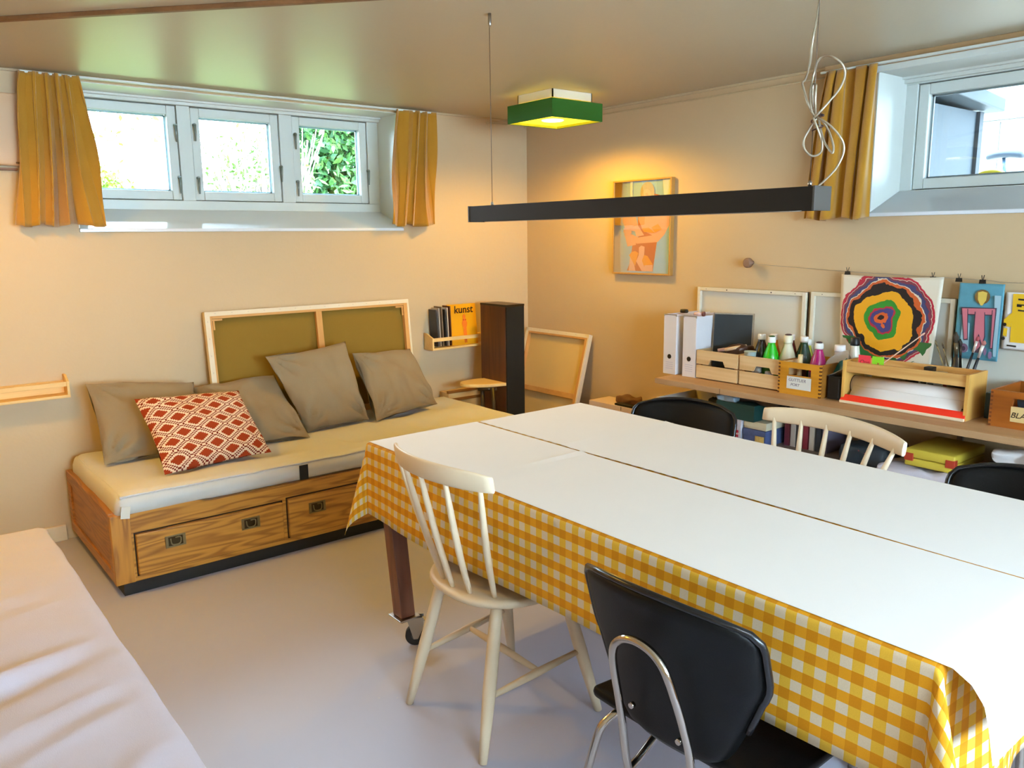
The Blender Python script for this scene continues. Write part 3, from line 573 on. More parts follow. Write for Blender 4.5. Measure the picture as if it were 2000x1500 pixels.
# mattress
rnd = random.Random(2)
tufts = [(x, y) for x in (-2.62, -2.18, -1.74, -1.30, -.98) for y in (-.30, -.66)]
def mfn(p):
    p = p.copy()
    if p.z < .349: p.y = max(p.y, -.872); p.x = min(max(p.x, -2.948), -.81)
    if p.z > .36:
        d = 0
        for a, b in tufts:
            r2 = ((p.x-a)**2+(p.y-b)**2); d += .030*math.exp(-r2/.006)+.010*math.exp(-r2/.04)
        for a in (-2.62, -2.18, -1.74, -1.30): d += .006*math.exp(-((p.x-a+.2)/.02)**2)*(.5+.5*math.sin(p.y*9+a))
        e = min(p.x+2.97, -.74-p.x, p.y+.955, -.03-p.y); k = min(1, e/.15)
        p.z += .014*k-d*min(1, e/.1) + .006*noise.noise(p*5)
    if p.z > .335: p.y += (.006*noise.noise(p*7)); p.x += .005*noise.noise(p*6+Vector((3, 0, 0)))
    return p
t = thing('mattress', 'thick beige tufted mattress lying in the pine daybed', 'mattress', (-1.86, -.49, .29))
bm = bm_(); rbox(bm, -2.955, -.755, -.93, -.055, .300, .437, .040, (90, 40, 3), mfn); 
for v in bm.verts:
    if v.co.z > .36 and v.co.y < -.85: v.co.y -= .010*min(1, (v.co.z-.36)/.03)
obj('mattress_body', bm, MATT, t)
bm = bm_()
L = [mfn(Vector(p)) + Vector((0, -.010 if p[1] < -.85 else 0, 0)) for p in ([(-2.94+.035*i, -.917, .431) for i in range(63)])]
for v in (L,): tube(bm, v, .0045, 6)
L = [mfn(Vector((-2.934, -.93+.03*i, .428))) for i in range(29)]; tube(bm, L, .0045, 6)
obj('piping', bm, MATT, t)
bobj('label_tag', (-2.172, -2.130, -.9425, -.939, .356, .425), M('black_tape', '#16181c', .6), t, bev=0, label='black strap hanging over the front edge')
bm = bm_(); tbox(bm, Matrix.Translation((-2.925, -.944, .372)) @ Matrix.Rotation(.15, 4, 'Y'), .035, .0015, .05); obj('care_label', bm, M('care_white', '#e8e0d0', .7), t)
# cushions
def cushion(name, label, TL, TR, BR, BL, th, mat, seed, group=None, nrm=None, wr=.012):
    TL, TR, BR, BL = [Vector(p) for p in (TL, TR, BR, BL)]; rnd = random.Random(seed); o = Vector((rnd.uniform(0, 50), rnd.uniform(0, 50), 0))
    n = (TR-TL).cross(BL-TL).normalized()
    if n.y > 0: n = -n
    C = (TL+TR+BR+BL)/4
    def f(side):
        def g(u, v):
            p = TL.lerp(TR, u).lerp(BL.lerp(BR, u), v)
            a, b = 4*u*(1-u), 4*v*(1-v)
            pin = .055*(a*(1-b)**3+b*(1-a)**3); p = p+(C-p)*pin
            k = (a*b)**.42 * (1-.12*(1-min(a, b)))
            t_ = th*k*side
            q = Vector((u*3.2, v*3.2, 0))+o
            w_ = wr*noise.noise(q)*k*3 + wr*1.2*noise.noise(Vector((u*9, v*3.5, side))+o)*k*(.3+v)
            # creases pulled from the lower corners
            for cu, cv, sg in ((0, 1, 1), (1, 1, -1), (0, 0, 1)):
                du, dv = u-cu, v-cv; r = math.hypot(du, dv); an = math.atan2(dv, du)
                w_ += wr*1.5*math.sin(an*13+seed+cu*2)*math.exp(-((r-.22)/.14)**2)
            return p+n*(t_+w_*side)
        return g
    bm = bm_(); m = 34
    A = grid(bm, m, m, f(1), lambda u, v: (u, 1-v)); B = grid(bm, m, m, f(-1), lambda u, v: (u, 1-v), flip=True)
    bmesh.ops.remove_doubles(bm, verts=bm.verts, dist=.0008)
    return obj(name, bm, mat, None, label, 'cushion', group)
ZM = .455
G = 'taupe cushions on the daybed'
cushion('cushion', 'taupe cushion at the left end of the daybed, behind the patterned one', (-2.875, -.16, .79), (-2.37, -.14, .735), (-2.44, -.44, ZM), (-2.885, -.44, ZM), .075, TAUPE, 1, G)
cushion('cushion', 'taupe cushion second from the left, sunk low behind the patterned one', (-2.375, -.11, .70), (-1.93, -.12, .72), (-1.94, -.56, ZM-.005), (-2.36, -.50, ZM), .068, TAUPE, 2, G)
cushion('cushion', 'tallest taupe cushion in the middle, leaning on the big canvas', (-2.02, -.235, .842), (-1.53, -.20, .878), (-1.52, -.42, ZM), (-1.90, -.45, ZM-.008), .074, TAUPE, 5, G)
cushion('cushion', 'taupe cushion nearest the ledge, rightmost on the daybed', (-1.475, -.17, .80), (-1.06, -.13, .783), (-1.02, -.36, ZM+.01), (-1.50, -.47, ZM-.004), .074, TAUPE, 9, G)
cushion('cushion', 'rust red and cream patterned cushion at the front of the daybed', (-2.74, -.47, .745), (-2.245, -.43, .716), (-2.23, -.765, ZM+.01), (-2.715, -.765, ZM-.006), .078, trellis(), 4, wr=.005)
# canvas behind the daybed
CANV = M('raw_canvas_back', '#8c6c22', .9, var=.06, bmp=.3, bs=500); STR = wood('stretcher_pine', '#c28a48', '#e0aa62', 'X', 1, 14, .55, .25); STZ = wood('stretcher_pine_z', '#c28a48', '#dfa65c', 'Z', 1, 14, .55, .25)
WCAN = M('primed_canvas', '#eadcc0', .8, bmp=.2, bs=500)
def canvas(name, label, mtx, w_, h_, dep, bar, mats, mid=(), midh=(), keys=True, cat='canvas', back_mat=CANV, group=None, wrap=.007):
    """seen from the back: stretcher bars towards local -y, canvas at +y"""
    base = mtx @ Vector((w_/2, 0, 0)); t = thing(name, label, cat, base, group)
    def part(nm, dims, mt, bev=.0015, par=t):
        bm = bm_()
        for d in dims: 
            for v in box(bm, *d): v.co = mtx @ v.co
        return obj(nm, bm, mt, par, bev=bev)
    part('canvas_cloth', [(0, w_, dep-.002, dep, 0, h_), (0, wrap*.3, 0, dep, 0, h_), (w_-wrap*.3, w_, 0, dep, 0, h_), (0, w_, 0, dep, h_-wrap*.3, h_)], back_mat, 0)
    part('folded_edge', [(-.001, wrap+.018, -.0015, 0, 0, h_), (w_-wrap-.004, w_+.001, -.0015, 0, 0, h_), (0, w_, -.0015, 0, h_-wrap-.015, h_+.001), (-.0015, 0, -.001, dep, 0, h_), (w_, w_+.0015, -.001, dep, 0, h_), (0, w_, -.001, dep, h_, h_+.0015)], WCAN, 0)
    for d, mt in (((.002, bar, 0, dep-.004, 0, h_-.002), mats[1]), ((w_-bar, w_-.002, 0, dep-.004, 0, h_-.002), mats[1]), ((bar, w_-bar, 0, dep-.004, h_-bar, h_-.002), mats[0]), ((bar, w_-bar, 0, dep-.004, 0, bar), mats[0])): part('stretcher_bar', [d], mt)
    for x in mid: part('stretcher_bar', [(x-bar/2, x+bar/2, .002, dep-.006, bar, h_-bar)], mats[1])
    for z in midh: part('stretcher_bar', [(bar, w_-bar, .002, dep-.006, z-bar/2, z+bar/2)], mats[0])
    if keys:
        for x, s in ((bar, 1), (w_-bar, -1)): part('corner_key', [(min(x, x+s*.055), max(x, x+s*.055), .004, .010, h_-bar-.012, h_-bar-.002), (min(x+s*.003, x+s*.013), max(x+s*.003, x+s*.013), .004, .010, h_-bar-.06, h_-bar-.012)], mats[0])
    bm = bm_()
    for i in range(int(w_/.09)): 
        for v in box(bm, .05+i*.09, .058+i*.09, -.0025, -.0014, h_-.010, h_-.0085): v.co = mtx @ v.co
    for i in range(int(h_/.09)):
        for x in (.011,):
            for v in box(bm, x, x+.0015, -.0025, -.0014, .05+i*.09, .058+i*.09): v.co = mtx @ v.co
    obj('staple', bm, STEEL, t)
    return t
mtx = Matrix.Translation((-2.262, -.125, .44)) @ Matrix.Rotation(-.105, 4, 'X') @ Matrix.Rotation(0, 4, 'Z')
canvas('stretched_canvas', 'large stretched canvas turned to the wall behind the daybed cushions', mtx, 1.245, .645, .032, .036, (STR, STZ), mid=(.645,))
# canvas leaning against the right wall
mtx = Matrix.Translation((-.268, -.045, .01)) @ Matrix.Rotation(-PI/2, 4, 'Z') @ Matrix.Rotation(-.262, 4, 'X')
canvas('stretched_canvas', 'medium stretched canvas leaning on the right wall beside the speaker', mtx, .625, .85, .03, .034, (STR, STZ), midh=(.44,), keys=False, back_mat=M('warm_canvas_back', '#e0bf7c', .9, bmp=.3, bs=500))
# low crate at the end of the daybed
t = thing('low_crate', 'low pale crate with a brown rim between the daybed end and the stool', 'crate', (-.56, -.09, 0))
bobj('crate_side', [(-.772, -.36, -.115, -.10, .02, .463), (-.772, -.36, -.03, -.015, .02, .463), (-.772, -.757, -.10, -.03, .02, .463), (-.375, -.36, -.10, -.03, .02, .463), (-.772, -.36, -.115, -.015, 0, .02)], wood('crate_cream', '#d8b070', '#ecca90', 'X', 1, 14, .5, .25), t)
bobj('crate_rim', [(-.775, -.355, -.12, -.10, .458, .475), (-.775, -.355, -.12, -.116, .405, .425)], wood('crate_brown', '#7a4a1c', '#a8702c', 'X', 1, 14, .5, .3), t)
# speaker
t = thing('floor_speaker', 'tall walnut floor speaker with a black front in the room corner', 'speaker', (-.48, -.32, 0))
sx0, sx1, sy0, sy1 = -.555, -.41, -.455, -.185
bobj('cabinet', (sx0, sx1, sy0+.012, sy1, .03, 1.035), WALNUT, t, bev=.003)
bobj('top_panel', (sx0-.001, sx1+.001, sy0, sy1+.001, 1.026, 1.040), M('speaker_top', '#241c12', .3), t, bev=.002)
bobj('grille', (sx0+.001, sx1-.001, sy0, sy0+.012, .22, 1.026), M('grille_cloth', '#0b0b0c', .85, bmp=.4, bs=900), t, bev=.002)
bobj('plinth', (sx0-.01, sx1+.01, sy0-.01, sy1+.01, 0, .03), M('speaker_plinth', '#1a120e', .4), t, bev=.003)
bobj('badge', (sx1-.052, sx1-.018, sy0-.0015, sy0, .262, .288), M('silver_badge', '#9a9894', .35, .6), t, bev=.0005)
# stool
t = thing('stool', 'small three-legged stool with a pale kidney-shaped top in front of the speaker', 'stool', (-.61, -.34, 0))
bm = bm_(); n = 40; P = []
for i in range(n):
    a = 2*PI*i/n; r = 1 - .16*max(0, math.cos(a+PI/2))**3
    P.append((-.608+.192*math.cos(a)*r, -.335+.125*math.sin(a)*r))
prism(bm, [((x+.608)*math.cos(-.35)-(y+.335)*math.sin(-.35)-.608, (x+.608)*math.sin(-.35)+(y+.335)*math.cos(-.35)-.335) for x, y in P], lambda u, v, s: (u+.012, v+.01, s), .530, .550)
obj('stool_top', bm, M('stool_birch', '#ecc882', .45, var=.05), t, bev=.004)
for a, b, c, d in ((-.70, -.37, -.715, -.40), (-.665, -.43, -.665, -.48), (-.50, -.39, -.455, -.50)):
    bm = bm_(); tube(bm, [(a+.012, b, .531), (c+.012, d, 0)], [.014, .011], 10); obj('leg', bm, M('stool_dark', '#2a1c18', .4), t)
bm = bm_(); tube(bm, [(-.713, -.36, .519), (-.628, -.44, .519)], .012, 8); obj('cross_rail', bm, M('stool_dark', '#2a1c18', .4), t)
# ================================================================== PALE BED, lower left
def bfn(p):
    p = p.copy()
    if p.z > .3:
        e = min(p.x+4.15, -3.235-p.x); k = min(1, max(0, e)/.08)
        def ridge(y0, sl, wd, am, x1, ln): 
            c = y0+sl*(p.x+3.2); return am*math.exp(-((p.y-c)/wd)**2)*math.exp(-((p.x-x1)/ln)**2)
        d = 0
        d -= ridge(-2.16, .30, .042, .026, -3.65, .30); d += ridge(-2.08, .30, .03, .016, -3.6, .32)
        d += ridge(-2.34, .35, .022, .005, -3.4, .2)+ridge(-2.46, .4, .022, .005, -3.4, .25)-ridge(-2.40, .38, .022, .004, -3.4, .2)
        d += ridge(-1.6, .3, .025, .003, -3.5, .3)+ridge(-1.75, .3, .022, .003, -3.45, .25)-ridge(-1.68, .3, .022, .0025, -3.45, .25)
        d += ridge(-2.65, .75, .05, .010, -3.4, .3)
        p.z += d*k + .004*noise.noise(Vector((p.x*2.5, p.y*7+p.x*3, 0))) + .0015*noise.noise(Vector((p.x*6, p.y*22+p.x*8, 4)))
    p.x += .006*noise.noise(Vector((0, p.y*5, p.z*3)))
    return p
t = thing('bed', 'bed with a wrinkled pale cotton cover along the left side', 'bed', (-3.7, -2.0, 0))
bm = bm_(); rbox(bm, -4.15, -3.212, -3.1, -1.0, .20, .412, .035, (50, 120, 3), bfn); obj('bed_cover', bm, BEDF, t)
bobj('bed_base', (-4.13, -3.26, -3.05, -1.06, .06, .21), M('bed_base_cloth', '#a59a90', .9), t, bev=.01)
for x, y in ((-3.32, -1.14), (-3.32, -2.96), (-4.07, -1.14), (-4.07, -2.96)):
    bm = bm_(); tube(bm, [(x, y, .07), (x, y, 0)], .022, 12); obj('leg', bm, DARKPL, t)
# ================================================================== TABLE
tx0, tx1, ty0, ty1, tz = -2.335, -1.335, -3.84, -1.925, .757
t = thing('work_table', 'long work table on wheeled dark wooden legs, under a yellow gingham cloth', 'table', ((tx0+tx1)/2, (ty0+ty1)/2, 0))
bobj('tabletop', (tx0+.004, tx1-.004, ty0+.004, ty1-.004, tz-.032, tz-.002), OAKW, t)
bobj('apron', [(tx0+.08, tx0+.10, ty0+.08, ty1-.08, tz-.12, tz-.032), (tx1-.10, tx1-.08, ty0+.08, ty1-.08, tz-.12, tz-.032), (tx0+.1, tx1-.1, ty0+.08, ty0+.10, tz-.12, tz-.032), (tx0+.1, tx1-.1, ty1-.10, ty1-.08, tz-.12, tz-.032)], DARKW, t)
for x, y, dx, dy in ((tx0+.040, ty1-.045, .035, -.02), (tx1-.055, ty1-.055, -.03, -.03), (tx0+.055, ty0+.055, .03, .03), (tx1-.055, ty0+.055, -.03, .03)):
    bm = bm_(); h = .029
    prism(bm, [(-h, -h), (h, -h), (h, h), (-h, h)], lambda u, v, s: (x+u+dx*s, y+v+dy*s, (tz-.034)*(1-s)+.115*s), 0, 1)
    lg = obj('leg', bm, DARKW, t, bev=.003)
    bm = bm_(); gx, gy = x+dx, y+dy
    box(bm, gx-.042, gx+.042, gy-.042, gy+.042, .110, .115); cas = obj('caster', bm, STEEL, lg, bev=.001)
    bm = bm_(); wx, wy = gx+.030, gy-.022
    d = Vector((.62, -.42, 0)).normalized(); s_ = Vector((-d.y, d.x, 0))
    tube(bm, [Vector((wx, wy, .036))+s_*.012, Vector((wx, wy, .036))-s_*.012], .036, 26); tube(bm, [Vector((wx, wy, .036))+s_*.014, Vector((wx, wy, .036))-s_*.014], .014, 14, mi=1)
    obj('wheel', bm, [M('rubber', '#17171a', .6), M('hub_grey', '#55504c', .4)], lg)
    bm = bm_()
    for k in (-1, 1):
        o_ = s_*.017*k; prism(bm, [(-.03, .108), (.032, .108), (.030, .07), (.010, .026), (-.006, .026), (-.02, .075)], lambda u, v, q: Vector((wx, wy, 0))+d*u+s_*(.017*k+q)+Vector((0, 0, v)), -.0012, .0012)
    box(bm, gx-.03, gx+.03, gy-.03, gy+.03, .100, .111)
    tbox(bm, Matrix.Translation(Vector((wx, wy, .094))+d*.04) @ Matrix.Rotation(math.atan2(d.y, d.x), 4, 'Z') @ Matrix.Rotation(.3, 4, 'Y'), .03, .028, .004)
    obj('caster_fork', bm, STEEL, lg, bev=.0005)
def drape(sx, sy, z, phi0, flare, rnd_r=.012):
    """flat cloth point -> draped over the table edge"""
    dx = max(0, tx0-sx, sx-tx1); dy = max(0, ty0-sy, sy-ty1)
    cx = min(max(sx, tx0), tx1); cy = min(max(sy, ty0), ty1)
    if dx == 0 and dy == 0: return Vector((sx, sy, z))
    gx = -1 if sx < tx0 else 1; gy = -1 if sy < ty0 else 1
    r = math.hypot(dx, dy); th = math.atan2(dy, dx)
    ph = phi0 + flare*math.sin(2*th)**2 if dx and dy else phi0
    arc = min(r, rnd_r*1.5); out = rnd_r*math.sin(min(r/rnd_r, 1.5)) if r < rnd_r*1.5 else rnd_r
    drop = rnd_r*(1-math.cos(min(r/rnd_r, 1.5)))
    L = max(0, r-rnd_r*1.5); out += L*math.sin(ph); drop += L*math.cos(ph)
    return Vector((cx+gx*math.cos(th)*out, cy+gy*math.sin(th)*out, z-drop))
HN, HL, HR = .262, .25, .36     # overhang near side, left end, right end
cu0, cu1, cv0, cv1 = tx0-HN, tx1+HN, ty0-HR, ty1+HL
def axis(a, b, edges, n):
    L = sorted(set([a+(b-a)*i/n for i in range(n+1)]+[e+d for e in edges for d in (-.02, -.012, -.006, 0, .006, .012, .02)])); return L
US = axis(cu0, cu1, (tx0, tx1), 52); VS = axis(cv0, cv1, (ty0, ty1), 100)
def fabgrid(us, vs, fn, uvfn):
    bm = bm_(); uv = bm.loops.layers.uv.new('UVMap')
    V = [[bm.verts.new(fn(a, b)) for b in vs] for a in us]
    for i in range(len(us)-1):
        for j in range(len(vs)-1):
            idx = [(i, j), (i+1, j), (i+1, j+1), (i, j+1)]
            f = bm.faces.new([V[a][b] for a, b in idx]); f.smooth = True
            for l, (a, b) in zip(f.loops, idx): l[uv].uv = uvfn(us[a], vs[b])
    return bm
def clothfn(a, b):
    p = drape(a, b, tz, .035, .24 if b > -3 else .42)
    if a < tx0 and ty0 < b < ty1:
        k = (tx0-a)/HN; p.x -= .010*k*math.sin(b*5.3+1)*(1 if b < -2.1 else .3); p.z += .010*k*math.sin(b*3.1)
    if b < ty0 and a > tx0: p.y -= .02*((ty0-b)/HR)*math.sin(a*14)
    return p
bm = fabgrid(US, VS, clothfn, lambda a, b: (b, a)); bm.loops.layers.uv.verify()
obj('tablecloth', bm, GING, None, 'yellow and white gingham tablecloth hanging over the long table', 'tablecloth', solid=.0012)
# paper sheets
def paper(label, x0, x1, y0, y1, z, seed, cur=0, drp=.10, hang=0):
    rnd = random.Random(seed); o = Vector((seed*3.1, 0, 0))
    def f(a, b):
        if b < ty0+.004 and hang:
            r = .085; s = ty0+.004-b; an = min(s/r, 1.42); L = max(0, s-r*1.45)
            cornerk = max(0, min(1, (x0+.22-a)/.22))
            y = ty0+.004-r*math.sin(an)-L*math.cos(1.42); zz = z+.003*min(1, s/.01)-r*(1-math.cos(an))-L*math.sin(1.42)
            x = a+cornerk*min(1, s/.25)*.02
            return Vector((x, y, zz))
        zz = z+.0035*(math.exp(-((a-x0)/.018)**2) if seed > 2 else 0)*(.5+.5*math.sin(b*3.7))+.004*math.exp(-((b-y1)/.02)**2)*(1 if seed in (2, 4) else 0)*(.6+.4*math.sin(a*9))+.0008*noise.noise(Vector((a*3, b*2, seed)))
        if cur and b > y1-.05: zz += cur*((b-y1+.05)/.05)**2*.01
        return Vector((a, b, max(z-.0002, zz)))
    n1 = max(4, int((x1-x0)/.04)); n2 = max(6, int((y1-y0)/.035))
    bm = fabgrid([x0+(x1-x0)*i/n1 for i in range(n1+1)], [y0+(y1-y0)*i/n2 for i in range(n2+1)], f, lambda a, b: (a, b))
    return obj('paper_sheet', bm, PAPER, None, label, 'paper', 'paper sheets on the table')
paper('white paper sheet covering the near left part of the table, beside the spindle chair', tx0+.0, -1.872, -2.56, ty1+.004, tz+.0026, 1)
paper('longest white paper sheet along the near side, bending down over the near right corner', tx0-.004, -1.871, ty0-.20, -2.50, tz+.0018, 2, hang=1)
paper('white paper sheet on the far left corner of the table, nearest the leaning canvas', -1.862, tx1+.006, -2.44, ty1-.004, tz+.0026, 3)
paper('white paper sheet along the far side of the table, towards the black and white chairs', -1.8665, tx1+.004, ty0-.16, -2.40, tz+.0018, 4, hang=1)
# ================================================================== CHAIRS
def spindle_chair(label, rw=.24, ns=5, dz=0, sw=1.):
    t = thing('spindle_chair', label, 'chair', (0, 0, 0))
    bm = bm_(); n = 36; P = []
    for i in range(n):
        a = 2*PI*i/n; c, s = math.cos(a), math.sin(a); P.append((.205*math.copysign(abs(c)**.85, c)+.0, sw*.222*math.copysign(abs(s)**.8, s)*(1+.05*c)))
    rings = []
    for sc_, z in ((.90, .424), (.985, .430), (1.0, .440), (.985, .449), (.93, .4515), (.6, .445), (.3, .4415), (0.02, .440)): rings.append([bm.verts.new((x*sc_, y*sc_, z)) for x, y in P])
    for A, B in zip(rings, rings[1:]):
        for i in range(n): f = bm.faces.new((A[i], A[(i+1) % n], B[(i+1) % n], B[i])); f.smooth = True
    bm.faces.new(rings[0][::-1]); bm.faces.new(rings[-1])
    obj('seat', bm, CHAIRW, t)
    tops = {(1, 1): (.115, .145), (1, -1): (.115, -.145), (-1, 1): (-.12, .135), (-1, -1): (-.12, -.135)}
    bots = {(1, 1): (.21, .215), (1, -1): (.21, -.215), (-1, 1): (-.225, .195), (-1, -1): (-.225, -.195)}
    def at(k, z): a, b = Vector((*tops[k], .432)), Vector((*bots[k], 0)); return a.lerp(b, (.432-z)/.432)
    for k in tops:
        bm = bm_(); tube(bm, [at(k, z) for z in (.432, .38, .20, .10, 0)], [.0155, .0185, .0195, .0165, .012], 14); obj('leg', bm, CHAIRW, t)
    for s in (1, -1):
        bm = bm_(); a, b = at((1, s), .205), at((-1, s), .175); tube(bm, [a, a.lerp(b, .5), b], [.008, .0125, .008], 12); obj('stretcher', bm, CHAIRW, t)
    a = at((1, 1), .205).lerp(at((-1, 1), .175), .47); b = at((1, -1), .205).lerp(at((-1, -1), .175), .47)
    bm = bm_(); tube(bm, [a, a.lerp(b, .5), b], [.008, .0125, .008], 12); obj('stretcher', bm, CHAIRW, t)
    def rail(u): # u in -1..1
        return Vector((-.285+.075*u*u*(.24/rw), rw*u, .822+dz+.012*(1-u*u)))
    bm = bm_(); m = 24; S_ = []
    for i in range(m+1):
        u = -1+2*i/m; p = rail(u); h = .030*(1-.25*abs(u)**6); th = .0075
        nx = Vector((1, -.31*u, 0)).normalized(); lean = Vector((-.16, 0, 1))
        S_.append([bm.verts.new(p+nx*(th*math.cos(a))*1.0+lean*(h*math.copysign(abs(math.sin(a))**.4, math.sin(a)))) for a in [2*PI*j/12 for j in range(12)]])
    for A, B in zip(S_, S_[1:]):
        for i in range(12): f = bm.faces.new((A[i], A[(i+1) % 12], B[(i+1) % 12], B[i])); f.smooth = True
    bm.faces.new(S_[0][::-1]); bm.faces.new(S_[-1]); obj('top_rail', bm, CHAIRW, t)
    for i in range(ns):
        u = -1+2*i/(ns-1); top = rail(u*.86)+Vector((.003, 0, -.012)); bot = Vector((-.178+.05*u*u, .135*u*sw, .446))
        mid = top.lerp(bot, .55)+Vector((-.006, 0, 0)); bm = bm_(); tube(bm, smooth_pts([top, mid, bot], 4), [.0065+.004*math.sin(PI*j/8) for j in range(9)], 10); obj('spindle', bm, CHAIRW, t)
    return t
c1 = spindle_chair('cream spindle-back chair at the near left side of the table')
c1['group'] = 'spindle-back chairs'
c2 = spindle_chair('x', .295, 6, -.022, 1.12)
c2['group'] = 'spindle-back chairs'
put(c1, (-2.225, -2.52, 0), 0.0); put(c2, (-1.369, -2.910, 0), PI-.2, 'wider cream spindle-back chair at the far side of the table, between two black chairs')
def vinyl_chair(label):
    t = thing('vinyl_chair', label, 'chair', (0, 0, 0))
    def seatf(p):
        p = p.copy(); p.z += .010*((p.x)/.2)**2*(1 if p.x < 0 else -.8) - .006*(1-(p.y/.22)**2); return p
    bm = bm_(); rbox(bm, -.20, .22, -.232, .232, .425, .455, .014, (10, 10, 2), seatf); obj('seat', bm, BLACK, t)
    bm = bm_(); rings = []; nu, nv = 22, 22
    def prof(v):  # half width along the height, 0 bottom .. 1 top
        w_ = .108+.108*min(1, (v/.62))**.75
        if v > .86: w_ -= .075*(1-math.sqrt(max(0, 1-((v-.86)/.14)**2)))
        if v < .12: w_ *= .55+.45*math.sqrt(max(0, 1-((.12-v)/.12)**2))
        return w_
    def side(sg):
        def g(u, v):
            s = 2*u-1; hw = prof(v); y = s*hw; bow = .055*(y/.21)**2
            e = (1-abs(s)**8)*(1-abs(2*v-1)**10)
            return Vector((-.215-.085*v**1.3+bow+sg*.014*e**.3, y, 0.44+.36*v-.012*(abs(s)**2)*(v > .5)*v))
        return g
    grid(bm, nu, nv, side(1)); grid(bm, nu, nv, side(-1), flip=True); bmesh.ops.remove_doubles(bm, verts=bm.verts, dist=.0006)
    bk = obj('backrest', bm, BLACK, t)
    bm = bm_(); edge = [side(1)(u, v)*.5+side(-1)(u, v)*.5 for u, v in [(0, .3+.7*i/14) for i in range(15)]+[(i/20, 1) for i in range(1, 20)]+[(1, 1-.7*i/14) for i in range(15)]]
    tube(bm, edge, .0075, 8); obj('edge_piping', bm, M('black_piping', '#16171a', .25), bk)
    # chrome loop behind the backrest whose ends bend forward beneath the seat
    L = [(.10, .085, .415), (-.08, .095, .40), (-.20, .10, .34), (-.235, .088, .36), (-.262, .086, .50), (-.303, .072, .64), (-.312, .045, .688), (-.314, 0, .702), (-.312, -.045, .688), (-.303, -.072, .64), (-.262, -.086, .50), (-.235, -.088, .36), (-.20, -.10, .34), (-.08, -.095, .40), (.10, -.085, .415)]
    bm = bm_(); tube(bm, smooth_pts(L, 6), .0085, 12); obj('back_support', bm, CHROME, t)
    for s in (1, -1):
        bm = bm_(); tube(bm, smooth_pts([(.10, s*.16, .415), (-.13, s*.165, .418), (-.19, s*.185, .40), (-.215, s*.20, .35), (-.245, s*.225, .17), (-.27, s*.24, 0)], 5), .0095, 12); obj('leg', bm, CHROME, t)
        bm = bm_(); tube(bm, smooth_pts([(-.10, s*.15, .415), (.15, s*.155, .418), (.195, s*.17, .40), (.21, s*.18, .35), (.225, s*.195, .17), (.24, s*.205, 0)], 5), .0095, 12); obj('leg', bm, CHROME, t)
    for y, z in ((.06, .52), (-.06, .50)):
        bm = bm_(); tube(bm, [(-.252, y, z), (-.262, y, z-.001)], .006, 10); obj('rivet', bm, CHROME, bk)
    return t
v1 = vinyl_chair('black vinyl chair with chrome tube legs, nearest the camera')
v1['group'] = 'black vinyl chairs'
v2, v3 = copy_tree(v1), copy_tree(v1)
put(v1, (-2.275, -3.40, 0), .02); put(v2, (-1.374, -2.405, 0), PI+.30, 'black vinyl chair at the far left side of the table, before the shelf'); put(v3, (-1.44, -3.59, 0), PI-.02, 'black vinyl chair at the far side of the table, at the right edge')
bobj('pink_scrap', (-2.165, -2.14, -3.60, -3.588, .4565, .4605), M('pink', '#c83c58', .6), None, bev=.001, label='small pink scrap lying on the seat of the nearest black chair', cat='scrap')
# ================================================================== WALL SHELVES
BZ = .72
t = thing('wall_worktop', 'long pale wood shelf top along the right wall, carrying boxes and paints', 'shelf', (-.23, -2.9, BZ-.028))
bobj('shelf_board', (-.462, -.004, -4.4, -1.585, BZ-.028, BZ), OAKW, t, bev=.002)
for y in (-2.12, -2.93, -3.75):
    r_ = bobj('wall_rail', (-.012, -.001, y-.012, y+.012, .10, BZ-.028), M('rail_grey', '#8f867c', .5), t, bev=.001)
    bm = bm_(); prism(bm, [(-.012, BZ-.028), (-.36, BZ-.028), (-.36, BZ-.04), (-.012, BZ-.09)], lambda u, v, s: (u, s, v), y-.006, y+.006); obj('bracket', bm, M('rail_grey', '#8f867c', .5), r_)
bobj('board_joint', (-.4625, -.4618, -2.0, -1.997, BZ-.027, BZ-.001), M('joint_dark', '#6a5030', .7), t, bev=0)
LZ = .445
t = thing('wall_shelf', 'lower grey-brown shelf beneath the long shelf top on the right wall', 'shelf', (-.2, -2.9, LZ-.022))
bobj('shelf_board', (-.40, -.014, -4.4, -1.52, LZ-.022, LZ), wood('grey_board', '#6a5a50', '#8e7e72', 'Y', 1, 12, .6, .25), t, bev=.002)
for y in (-2.12, -2.93, -3.75):
    bm = bm_(); prism(bm, [(-.014, LZ-.022), (-.34, LZ-.022), (-.34, LZ-.034), (-.014, LZ-.08)], lambda u, v, s: (u, s, v), y+.014, y+.024); obj('bracket', bm, M('rail_grey', '#8f867c', .5), t)
